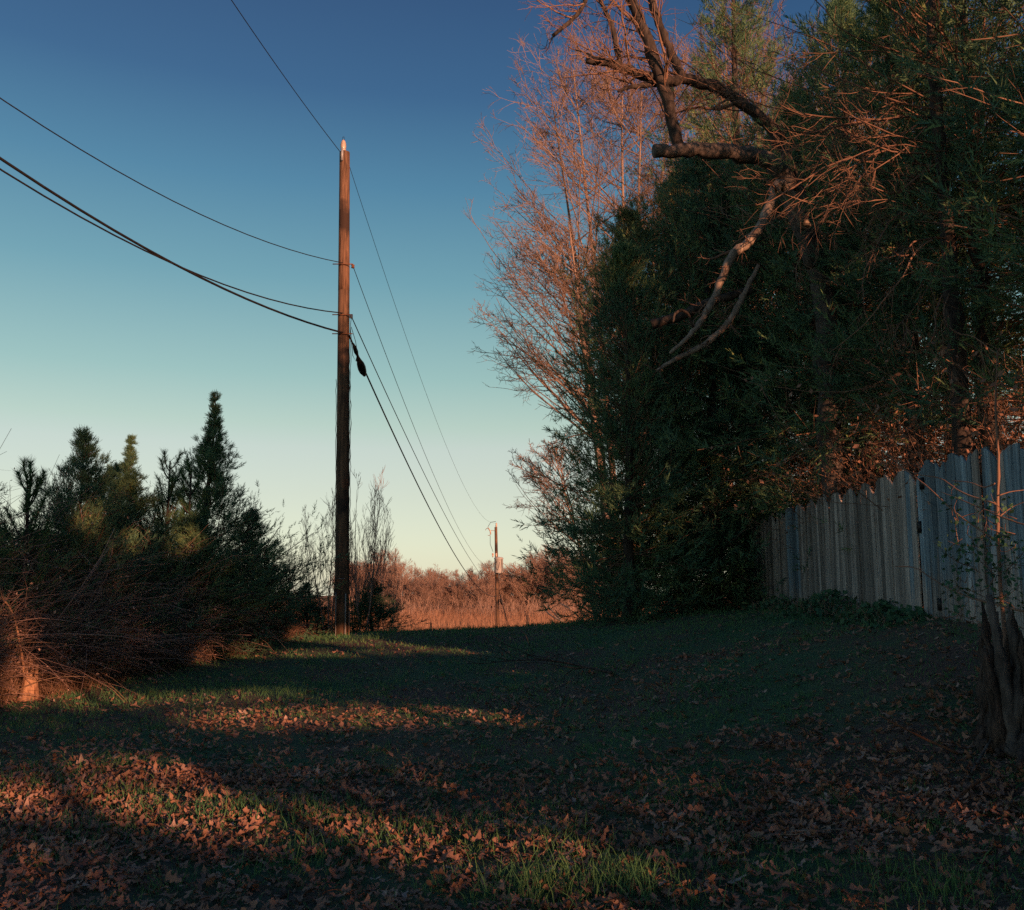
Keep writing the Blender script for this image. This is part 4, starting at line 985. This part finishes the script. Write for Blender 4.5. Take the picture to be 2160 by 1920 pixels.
# poles outside the frame that carry the ends of the lines
def offpole(pt, label, h_extra=.4):
    x, y = pt[0], pt[1]; z = gz(np.clip(x, -12, 12), y); H = pt[2] - z + h_extra
    r = thing('utility_pole', label, 'utility pole', (x, y + .16, z - .1), 'utility poles')
    b = Buf(); b.add(*tubes(np.array([[0, 0, 0], [0, 0, H * .5], [0, 0, H]]), np.array([.15, .13, .11]), 14, cap=True)); put('shaft', b.mesh('pole_shaft', M['pole'], True), r)
offpole(n1_[-1], 'wooden utility pole behind the viewpoint carrying the top line')
offpole(n2_[-1], 'wooden utility pole left of the viewpoint carrying the cables')

# ================================================================== LEFT THICKET
rg = np.random.default_rng(17)
edge = np.array([(-7.2, 10.6), (-6.55, 12.3), (-6.2, 13.6), (-5.85, 15.2), (-5.45, 17), (-5.05, 18.8), (-4.7, 20.5), (-4.4, 21.5)])
def edge_x(y): return np.interp(y, edge[:, 1], edge[:, 0])
NB = 3600
yy = rg.uniform(10.8, 21.3, NB); dep = rg.uniform(0, 1, NB) ** 1.3 * 2.6
xx = edge_x(yy) - dep + rg.normal(0, .12, NB)
S = np.stack([xx, yy, g(xx, yy)], 1)
hN = np.interp(yy, [10.8, 14, 18, 20, 21.3], [2.0, 1.9, 1.5, .8, .35]) * rg.uniform(.45, 1.1, NB) * np.clip(.5 + dep * .7, .5, 1.15)
D = np.stack([rg.normal(.12, .45, NB), rg.normal(-.1, .45, NB), np.ones(NB)], 1)
k = 7; Pt = np.zeros((NB, k, 3)); Pt[:, 0] = S; D = norm(D); st = (hN * 1.6 / (k - 1))[:, None]
bend = np.stack([rg.normal(.05, .22, NB), rg.normal(0, .22, NB), rg.uniform(-.32, -.05, NB)], 1)
for i in range(1, k):
    D = norm(D + bend * (.3 + i / k) + rg.normal(0, .10, (NB, 3))); Pt[:, i] = Pt[:, i - 1] + D * st
Rd = np.linspace(.0055, .002, k)[None] * (.6 + rg.exponential(.45, (NB, 1)))
tb = Buf(); tb.add(*tubes(Pt, Rd, 3))
S2, D2, L2, r2 = spawn(Pt, Rd, 2, rg, .2, 1, (.4, 1.0), (.15, .35), .6, rmin=.002)
B2, R2 = grow(S2, D2, L2, r2, 4, rg, trop=-.03, wig=.25, taper=.5); tb.add(*tubes(B2, R2, 3))
kind(put('bramble_thicket', tb.mesh('bramble_canes', M['bramble'])), 'stuff', 'tangle of dark bare bramble canes along the left side')
pts = np.concatenate([B2[:, -1], Pt[::2, 5]]) + rg.normal(0, .03, (len(B2) + len(Pt[::2]), 3))
lb = Buf(); lb.add(*leafcards(pts, rg.uniform(.02, .05, len(pts)), rg, .6))
kind(put('withered_leaves', lb.mesh('withered_leaves', M['bramble'])), 'stuff', 'small withered leaves caught in the bramble thicket')
NC = 420
yy = rg.uniform(11.5, 20.5, NC); xx = edge_x(yy) - rg.uniform(-.05, .7, NC)
S = np.stack([xx, yy, g(xx, yy)], 1); D = norm(np.stack([rg.normal(.15, .4, NC), rg.normal(-.2, .4, NC), np.ones(NC)], 1))
k = 11; Pt = np.zeros((NC, k, 3)); Pt[:, 0] = S; st = (rg.uniform(.9, 2.4, NC) * np.interp(yy, [11.5, 18, 20.5], [1, .8, .4]) / (k - 1))[:, None]
bend = np.stack([rg.normal(.05, .22, NC), rg.normal(0, .22, NC), rg.uniform(-.34, -.05, NC)], 1)
for i in range(1, k):
    D = norm(D + bend * (.3 + i / k) + rg.normal(0, .09, (NC, 3))); Pt[:, i] = Pt[:, i - 1] + D * st
Rd = np.linspace(.007, .0025, k)[None] * rg.uniform(.7, 1.3, (NC, 1))
cb = Buf(); cb.add(*tubes(Pt, Rd, 4)); kind(put('dead_canes', cb.mesh('dead_canes', M['straw'])), 'stuff', 'pale dead canes arching out of the bramble thicket')
# dry grass fringe at its foot, lit orange near the stump
NG = 4600
yy = rg.uniform(11.0, 21, NG); yy[:2600] = rg.uniform(11, 14.5, 2600)
xx = edge_x(yy) + rg.normal(-.05, .22, NG)
kp_ = ~((np.abs(xx - ls0[0] * yy / ls0[1]) < .22) & (yy < ls0[1] + .15)); xx, yy = xx[kp_], yy[kp_]; NG = len(xx)
S = np.stack([xx, yy, g(xx, yy)], 1)
D = np.stack([rg.normal(0, .35, NG), rg.normal(0, .35, NG), np.ones(NG)], 1)
Bq, Rq = grow(S, D, rg.uniform(.15, .62, NG), np.full(NG, .0035), 5, rg, trop=-.10, wig=.13, taper=.3)
tb = Buf(); tb.add(*tubes(Bq, Rq, 3)); kind(put('dry_grass', tb.mesh('dry_grass', M['straw'])), 'stuff', 'dry straw coloured grass along the foot of the brambles')
# ---------------- bare saplings on the left and around the pole
GS = 'bare saplings around the utility pole'
sb1 = bare_geo(3.4, 51, stems=1, first=.15, n1=12, n2=5, n3=3, twig=.004, r0=.022, trop=.22, ang=(.3, .6), lf1=(.3, .5))
sb2 = bare_geo(3.0, 52, stems=3, spread=.2, first=.15, n1=8, n2=5, n3=3, twig=.004, r0=.018, trop=.22, ang=(.3, .6), lf1=(.3, .5))
w1 = bare('thin bare sapling left of the pole in front of pale sky', sb1, -4.15, 22.2, 0, .80, GS, 'bramble', 'bare_sapling')
w2 = bare('clump of bare stems immediately right of the utility pole', sb2, -3.35, 22.0, 0, 1.15, GS, 'bramble', 'bare_sapling')
for lab, base_, px_, Y_, s_, rz_ in [('bare sapling halfway between left cedars and the pole', w2, 625, 23.0, .75, 1), ('slim bare sapling just right of the left cedar slope', w1, 605, 22.5, .66, 2), ('bare stem nearest the left cedars low slope', w1, 655, 23.5, .8, 3),
                             ('bare sapling touching the left side of the utility pole', w2, 695, 21.5, 1.0, 2.5), ('bare sapling right of the pole with upswept twigs', w1, 760, 24.0, .95, .5), ('dark straight sapling against the orange field', w1, 797, 27, 1.05, 1.5),
                             ('small forked sapling at the left end of the orange field', w2, 815, 29, .8, 4), ('short sapling rising from the evergreen bush', w2, 745, 23, .8, 5),
                             ('leafless pole like stem left of the sparse topped cedar', w1, 75, 15.5, .92, .2), ('leafless twin stem behind the sparse topped cedar', w1, 95, 16, .95, 1.3), ('leafless stem near the left frame edge', w1, 115, 15.8, .9, 2.7), ('leafless stem between stem pair and cedar', w2, 55, 15.2, .85, 3.1)]:
    q = P(px_, 1300, Y_); copy_thing(base_, lab, (q[0], q[1], gz(q[0], q[1]) - .05), rz_, s_)

# ================================================================== THE FAR FIELD
rg = np.random.default_rng(23)
NF = 42000
Y_ = rg.uniform(66, 138, NF); u = rg.uniform(-.36, .24, NF); xx = u * Y_
S = np.stack([xx, Y_, g(xx, Y_)], 1); D = np.stack([rg.normal(0, .12, NF), rg.normal(0, .1, NF), np.ones(NF)], 1)
hh = rg.uniform(.45, 1.0, NF) * (1 + .9 * smooth(105, 132, Y_))
w = .02 + .012 * rg.uniform(0, 1, NF)
a = norm(np.cross(D, rg.normal(0, 1, (NF, 3)))); top = S + norm(D) * hh[:, None]
V = np.stack([S - a * w[:, None], S + a * w[:, None], top], 1).reshape(-1, 3)
kind(put('field_grass', mesh_np('field_grass', V, np.arange(len(V)).reshape(-1, 3), M['fieldstraw'])), 'stuff', 'tall orange broomsedge across the far field')
GF = 'bare trees along the far side of the field'
fproto = []
for i, (H, st_) in enumerate([(9, 1), (8, 3), (7.5, 2), (9.5, 2)]):
    fproto.append(bare_geo(H, 60 + i, stems=st_, spread=.22, first=.12, n1=15, n2=9, n3=6, twig=.017, r0=.09, trop=.04, ang=(.5, 1.0), lf1=(.38, .6), lf2=(.4, .65), wig=.12))
# skyline of the far wood: (column, top row)
skyl = [(600, 1215), (700, 1215), (745, 1200), (790, 1195), (835, 1180), (860, 1215), (890, 1202), (935, 1235), (975, 1215), (1010, 1212), (1060, 1210), (1100, 1200), (1150, 1184), (1200, 1188), (1300, 1190)]
far = {}
nfar = 74
ORD = ['first', 'second', 'third', 'fourth', 'fifth', 'sixth', 'seventh', 'eighth', 'ninth', 'tenth', 'eleventh', 'twelfth', 'thirteenth', 'fourteenth', 'fifteenth', 'sixteenth', 'seventeenth', 'eighteenth', 'nineteenth', 'twentieth']
seen_far = {}
for i in range(nfar):
    row = i % 2; px_ = 730 + (i + .5) * (1250 - 730) / nfar + rg.uniform(-7, 7); Yt = 134 + row * 10 + rg.uniform(-4, 4)
    topy = np.interp(px_, [a_[0] for a_ in skyl], [a_[1] for a_ in skyl]) + (0 if rg.random() < .45 else rg.uniform(6, 28))
    q = P(px_, topy, Yt); z0 = gz(q[0], q[1]) - .1; pi = int(rg.integers(0, 4))
    H = [9, 8, 7.5, 9.5][pi] * .98; s_ = (q[2] - z0) / H
    reg = 'right of the utility pole' if px_ < 935 else 'right of the skyline dip' if px_ < 1048 else 'right of the distant pole'
    rw = 'back' if row else 'front'; c_ = seen_far.get((reg, rw), 0); seen_far[(reg, rw)] = c_ + 1
    lab = '%s %s row bare tree across the field, counted %s' % (ORD[c_], rw, reg)
    w_ = s_ * rg.uniform(1.0, 1.3); sc_ = (w_, w_, s_)
    if pi not in far:
        far[pi] = bare(lab, fproto[pi], q[0], q[1], 0, sc_, GF, 'fartree', 'far_tree'); far[pi].rotation_euler.z = rg.uniform(0, 6)
    else:
        copy_thing(far[pi], lab, (q[0], q[1], z0), rg.uniform(0, 6), sc_, GF)
# scrub along the wood edge
NS = 1500
Y_ = rg.uniform(120, 150, NS); xx = rg.uniform(-.3, .16, NS) * Y_
S = np.stack([xx, Y_, g(xx, Y_)], 1); D = np.stack([rg.normal(0, .3, NS), rg.normal(0, .3, NS), np.ones(NS)], 1)
Bq, Rq = grow(S, D, rg.uniform(1.5, 3.6, NS), np.full(NS, .028), 5, rg, trop=.08, wig=.14, taper=.4)
tb = Buf(); tb.add(*tubes(Bq, Rq, 3))
S2, D2, L2, r2 = spawn(Bq, Rq, 5, rg, .2, 1, (.3, .8), (.25, .5), .7, rmin=.014); B2, R2 = grow(S2, D2, L2, r2, 3, rg, trop=.1, wig=.15, taper=.5); tb.add(*tubes(B2, R2, 3))
kind(put('scrub', tb.mesh('scrub', M['fartree'])), 'stuff', 'orange lit scrub at the foot of the far wood')
# fence posts and fallen pale trunks out on the field
def fpost(label, px_, py1, py2, Yp, r_):
    a_ = P(px_, py1, Yp); c_ = P(px_, py2, Yp); z0 = gz(a_[0], a_[1])
    base_ = np.array([a_[0], Yp, z0 - .05]); r = thing('field_post', label, 'post', tuple(base_), 'old posts out on the field')
    limb('shaft', [tuple(base_), tuple((base_ + c_) / 2), tuple(c_)], [r_, r_, r_ * .8], 'rot', parent=r, orig=base_, n=7)
fpost('old dark post at the lower left edge of the orange field', 909, 1335, 1314, 70, .10)
fpost('short dark post beside the taller one on the field', 916, 1335, 1326, 70, .10)
fpost('old dark post right of the distant pole', 1113, 1320, 1298, 84, .13)
for lab, pts in (('pale fallen trunk slanting down right beyond the crest', [(1189, 1313, 95), (1168, 1292, 97), (1148, 1270, 99)]), ('second pale fallen trunk crossing below the first', [(1186, 1310, 93), (1165, 1300, 94), (1148, 1286, 96)]),
                 ('pale fallen stem nearest the cedar wall', [(1205, 1285, 95), (1192, 1278, 96), (1180, 1272, 97)])):
    pts = [P(*q) for q in pts]; o0 = pts[0].copy(); r = thing('fallen_log', lab, 'fallen trunk', tuple(o0), 'pale fallen trunks beyond the crest')
    limb('stem', pts, [.10, .08, .05], 'barkpale', parent=r, orig=o0, n=6)

# ================================================================== BRUSH behind the fence
rg = np.random.default_rng(29)
NU = 900
yy = rg.uniform(10.5, 27, NU); xx = 5.9 + (yy - 9) * .03 + rg.uniform(0, 3.2, NU)
S = np.stack([xx, yy, g(xx, yy)], 1); D = np.stack([rg.normal(-.1, .35, NU), rg.normal(0, .35, NU), np.ones(NU)], 1)
Bq, Rq = grow(S, D, rg.uniform(2.2, 4.2, NU), rg.uniform(.007, .013, NU), 8, rg, trop=-.02, wig=.16, taper=.3)
S2, D2, L2, r2 = spawn(Bq, Rq, 8, rg, .3, 1, (.4, 1.0), (.15, .35), .6, rmin=.005); B2, R2 = grow(S2, D2, L2, r2, 5, rg, trop=-.02, wig=.25, taper=.5)
tb = Buf(); tb.add(*tubes(Bq, Rq, 3)); tb.add(*tubes(B2, R2, 3))
kind(put('underbrush', tb.mesh('underbrush', M['deadtwig'])), 'stuff', 'tangled reddish bare underbrush behind the board fence')
pts = B2[:, 2:].reshape(-1, 3); pts = pts[rg.uniform(0, 1, len(pts)) < .8]; pts = pts + rg.normal(0, .05, pts.shape)
lb = Buf(); lb.add(*leafcards(pts, rg.uniform(.04, .10, len(pts)), rg, .6))
kind(put('withered_leaves', lb.mesh('underbrush_leaves', M['leaf'])), 'stuff', 'withered leaves hanging in the underbrush behind the fence')

# ================================================================== IVY at the fence foot
rg = np.random.default_rng(61)
def ivy(name, label, c, rx, ry, hz_, n_):
    u = rg.normal(0, .45, (n_, 2)); x = c[0] + u[:, 0] * rx; y = c[1] + u[:, 1] * ry
    h_ = hz_ * np.exp(-(u ** 2).sum(1) * 1.4) * rg.uniform(.2, 1.1, n_)
    pts = np.stack([x, y, g(x, y) + h_], 1) - np.array([c[0], c[1], 0])
    z0 = gz(c[0], c[1]); pts[:, 2] -= z0
    r = thing(name, label, 'plant', (c[0], c[1], z0), 'low ivy clumps along the fence foot')
    b = Buf(); b.add(*leafcards(pts, rg.uniform(.05, .10, n_), rg, .8)); put('leaves', b.mesh('ivy_leaves', M['ivy']), r)
    S = pts[::6].copy(); S[:, 2] *= .2; Bq, Rq = grow(S, rg.normal(0, .4, (len(S), 3)) + [0, 0, 1], np.full(len(S), hz_ * .8), np.full(len(S), .004), 4, rg, wig=.2)
    b = Buf(); b.add(*tubes(Bq, Rq, 3)); put('stems', b.mesh('ivy_stems', M['bramble']), r)
ivy('ivy_clump', 'low mound of ivy at the foot of the grey fence middle', (4.85, 14.6), .7, 1.4, .32, 900)
ivy('ivy_clump', 'ivy creeping under the grey boards left of the gate gap', (4.75, 12.6), .5, .9, .22, 500)
ivy('ivy_clump', 'ivy tuft just below the gate gap in the fence', (4.7, 11.6), .4, .6, .16, 350)
ivy('ivy_clump', 'ivy at the far end of the fence', (5.0, 17.8), .5, 1.6, .22, 500)

# ================================================================== GRASS
rg = np.random.default_rng(71)
def fbm(x, y, s=1.0):
    v = 0
    for i, (fx, fy, p1, p2) in enumerate([(.9, .7, 1.3, .2), (1.9, 1.4, .4, 2.2), (3.7, 2.9, 2.1, 1.1), (7.1, 5.9, .7, 3.0)]):
        v = v + np.sin(x * fx * s + p1 + 1.3 * np.sin(y * fy * s * .7 + p2)) * np.sin(y * fy * s + p2 + 1.1 * np.sin(x * fx * s * .8 + p1)) / (1.6 ** i)
    return v
def scatter(n_, y0, y1, pw=1.0, xm=.58, pad=.4):
    y = y0 + (y1 - y0) * rg.uniform(0, 1, n_) ** pw; x = rg.uniform(-1, 1, n_) * (y * xm + pad); return x, y
def leafiness(x, y):
    px, py = project(np.stack([x, y, g(x, y)], -1))
    f = fbm(x, y, .8)
    near = smooth(1570, 1700, py); far_ = .31
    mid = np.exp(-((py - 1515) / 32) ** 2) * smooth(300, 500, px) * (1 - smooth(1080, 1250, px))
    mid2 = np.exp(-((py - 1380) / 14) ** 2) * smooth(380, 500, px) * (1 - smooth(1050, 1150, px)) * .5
    left = smooth(420, 250, px) * 0
    corner = smooth(1300, 1500, px) * smooth(1770, 1830, py) * .45
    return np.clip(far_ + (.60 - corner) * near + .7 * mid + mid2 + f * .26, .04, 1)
def blades(x, y, h_, w_, rg, lean=.35):
    n_ = len(x); S = np.stack([x, y, g(x, y) - .005], 1)
    D = norm(np.stack([rg.normal(0, lean, n_), rg.normal(0, lean, n_), np.ones(n_)], 1)); a = norm(np.cross(D, rg.normal(0, 1, (n_, 3)) * [1, 1, .2])) * w_[:, None] * .5
    md = S + D * h_[:, None] * .55; D2 = norm(D * [1.9, 1.9, 1] + rg.normal(0, .15, (n_, 3))); tp_ = md + D2 * h_[:, None] * .5
    V = np.stack([S - a, S + a, md + a * .7, md - a * .7, tp_], 1).reshape(-1, 3); b0 = np.arange(n_)[:, None] * 5
    return V, [b0 + np.array([[0, 1, 2, 3]]), b0 + np.array([[3, 2, 4]])]
gb = Buf()
x, y = scatter(120000, 3.6, 25, 1.15)
keep = rg.uniform(0, 1, len(x)) < (1.08 - leafiness(x, y) * .95) * np.clip(.65 + .35 * fbm(x, y, 1.1), .15, 1)
keep &= x > edge_x(y) - .4
x, y = x[keep], y[keep]
hs_ = rg.uniform(.035, .085, len(x)) * (1 + .35 * fbm(x, y, 1.6).clip(-1, 1.5)); ws = .0035 + .00045 * y
gb.add(*blades(x, y, hs_, ws, rg, .5))
# taller tufts where the photograph shows them
tuft = [(530, 1720, 260, .15, .25), (700, 1800, 170, .13, .2), (1130, 1890, 230, .17, .13), (1310, 1880, 240, .18, .13), (1220, 1905, 90, .10, .25), (60, 1660, 160, .13, .3), (250, 1740, 200, .13, .25), (420, 1460, 260, .14, .5), (250, 1470, 260, .12, .6),
        (590, 1500, 200, .12, .5), (700, 1720, 120, .14, .15), (1010, 1745, 160, .12, .3), (1210, 1790, 160, .13, .2), (1950, 1880, 140, .15, .15), (760, 1440, 160, .10, .5), (500, 1375, 260, .12, .8), (700, 1362, 260, .10, 1.0),
        (280, 1690, 150, .12, .2), (850, 1760, 140, .11, .2), (1470, 1850, 180, .12, .3), (950, 1770, 160, .1, .3), (130, 1780, 160, .12, .25), (1650, 1850, 150, .09, .3), (1000, 1360, 240, .08, 1.0), (620, 1462, 200, .1, .6)]
for px_, py_, n_, h_, r_ in tuft:
    c = ground_hit(px_, py_); n_ = int(n_ * 1.3)
    x = c[0] + rg.normal(0, r_, n_); y = c[1] + rg.normal(0, r_ * 1.0, n_); gb.add(*blades(x, y, rg.uniform(.4, 1.1, n_) * h_, np.full(n_, .005 + .0003 * c[1]), rg, .28))
for _ in range(330):   # scattered small tufts
    x0, y0 = scatter(1, 4.2, 20, 1.2); n_ = 45
    if x0[0] < edge_x(y0[0]): continue
    x = x0 + rg.normal(0, .06, n_); y = y0 + rg.normal(0, .06, n_); gb.add(*blades(x, y, rg.uniform(.4, 1.1, n_) * rg.uniform(.06, .12), np.full(n_, .005), rg, .35))
for _ in range(150):
    y0 = rg.uniform(18.5, 23); x0 = rg.uniform(-.22, .30) * y0; n_ = 24
    gb.add(*blades(x0 + rg.normal(0, .12, n_), y0 + rg.normal(0, .12, n_), rg.uniform(.4, 1.1, n_) * rg.uniform(.08, .19), np.full(n_, .009), rg, .4))
kind(put('grass', gb.mesh('grass_blades', M['grass'])), 'stuff', 'short green winter grass with taller tufts')

# ================================================================== FALLEN OAK LEAVES
def leaf_shape(seed, lobes=3, hi=True):
    """oak leaf: rounded lobes either side of a midrib, curled and sometimes torn"""
    rg = np.random.default_rng(seed)
    W = {4: [.02, .09, .15, .16, .08, .09, .20, .21, .10, .10, .18, .14, .0], 3: [.02, .13, .19, .10, .24, .22, .10, .16, .0], 2: [.02, .19, .12, .24, .14, .0]}[lobes]; n_ = len(W)
    ts = np.linspace(0, 1, n_); wl = np.array(W) * (1 + rg.normal(0, .16, n_)); wr = np.array(W) * (1 + rg.normal(0, .16, n_))
    if rg.random() < .4: wl[n_ // 2:] *= rg.uniform(.2, .6)
    if rg.random() < .3: wr[:n_ // 2] *= rg.uniform(.3, .7)
    cu, cv, tw = rg.uniform(-1.1, 1.5), rg.uniform(-2.0, 3.0), rg.uniform(-.9, .9)
    mid = rg.normal(0, .02, n_)
    def bend(x, yv): return (x - .5, yv, cu * (x - .5) ** 2 * .9 + cv * yv ** 2 * 1.5 + tw * yv * x)
    V = [bend(t, m_) for t, m_ in zip(ts, mid)] + [bend(t + .04, m_ + w_) for t, w_, m_ in zip(ts, wl, mid)] + [bend(t + .04, m_ - w_) for t, w_, m_ in zip(ts, wr, mid)]
    q = []
    for i in range(n_ - 1): q += [(i, i + 1, n_ + i + 1, n_ + i), (i, 2 * n_ + i, 2 * n_ + i + 1, i + 1)]
    V = np.array(V); V[:, 2] -= V[:, 2].min() * .6
    return V, np.array(q)
leaves_top = [leaf_shape(80 + i, 4) for i in range(14)]; leaves_hi = [leaf_shape(i, 3) for i in range(14)]; leaves_lo = [leaf_shape(40 + i, 2) for i in range(10)]
rg = np.random.default_rng(83)
def rot_batch(n_, tilt):
    yaw = rg.uniform(0, 2 * math.pi, n_); ax = rg.normal(0, tilt, n_); ay = rg.normal(0, tilt, n_)
    cy_, sy_, cx_, sx_, cz_, sz_ = np.cos(ay), np.sin(ay), np.cos(ax), np.sin(ax), np.cos(yaw), np.sin(yaw)
    Rz = np.zeros((n_, 3, 3)); Rz[:, 0, 0] = cz_; Rz[:, 0, 1] = -sz_; Rz[:, 1, 0] = sz_; Rz[:, 1, 1] = cz_; Rz[:, 2, 2] = 1
    Rx = np.zeros((n_, 3, 3)); Rx[:, 0, 0] = 1; Rx[:, 1, 1] = cx_; Rx[:, 1, 2] = -sx_; Rx[:, 2, 1] = sx_; Rx[:, 2, 2] = cx_
    Ry = np.zeros((n_, 3, 3)); Ry[:, 0, 0] = cy_; Ry[:, 0, 2] = sy_; Ry[:, 1, 1] = 1; Ry[:, 2, 0] = -sy_; Ry[:, 2, 2] = cy_
    return Rz @ Rx @ Ry
litter = Buf()
def strew(n_, y0, y1, pw, shapes, size, tilt, dens=1.0, lift=.03):
    x, y = scatter(n_, y0, y1, pw); k_ = (rg.uniform(0, 1, n_) < leafiness(x, y) * dens) & (x > edge_x(y) - .6); x, y = x[k_], y[k_]; n_ = len(x)
    RR = rot_batch(n_, tilt); sz = rg.uniform(*size, n_); z = g(x, y) + rg.uniform(.0, lift, n_)
    sh = rg.integers(0, len(shapes), n_)
    for s_ in range(len(shapes)):
        m_ = sh == s_; V0, q = shapes[s_]
        V = np.einsum('nij,vj->nvi', RR[m_], V0) * sz[m_, None, None] + np.stack([x[m_], y[m_], z[m_]], 1)[:, None]
        litter.add(V.reshape(-1, 3), (q[None] + (np.arange(m_.sum()) * len(V0))[:, None, None]).reshape(-1, 4))
strew(5200, 3.6, 5.8, 1.0, leaves_top, (.04, .115), .22, 1.0, .045)
strew(11000, 5.6, 8.2, 1.0, leaves_hi, (.04, .115), .24, 1.0, .045)
strew(11000, 7.5, 13, 1.0, leaves_lo, (.04, .115), .25)
strew(17000, 3.6, 15, 1.0, [(np.array([(-.5, 0, 0), (0, .3, .1), (.5, 0, .05), (0, -.3, -.05)]), np.array([[0, 1, 2, 3]]))], (.012, .045), .5, .8, .02)
strew(9000, 12.5, 25, 1.0, leaves_lo, (.04, .11), .27)
kind(put('leaf_litter', litter.mesh('leaf_litter', M['leaf'])), 'stuff', 'brown oak leaves strewn over the clearing')
# the nearest, largest leaves: one object each, lying on the ground
lm = [mesh_np('fallen_leaf', V, q, M['leaf']) for V, q in leaves_top]
cnt = 0
while cnt < 300:
    x, y = scatter(1, 3.9, 6.6, 1.0); x, y = float(x[0]), float(y[0])
    if rg.random() > float(leafiness(np.array(x), np.array(y))): continue
    o = put('fallen_leaf', lm[cnt % 14], ground, (x, y, gz(x, y) + rg.uniform(.015, .06)), (rg.normal(0, .3), rg.normal(0, .3), rg.uniform(0, 6.28)))
    s_ = rg.uniform(.08, .13); o.scale = (s_, s_, s_ * rg.uniform(.8, 1.3)); cnt += 1
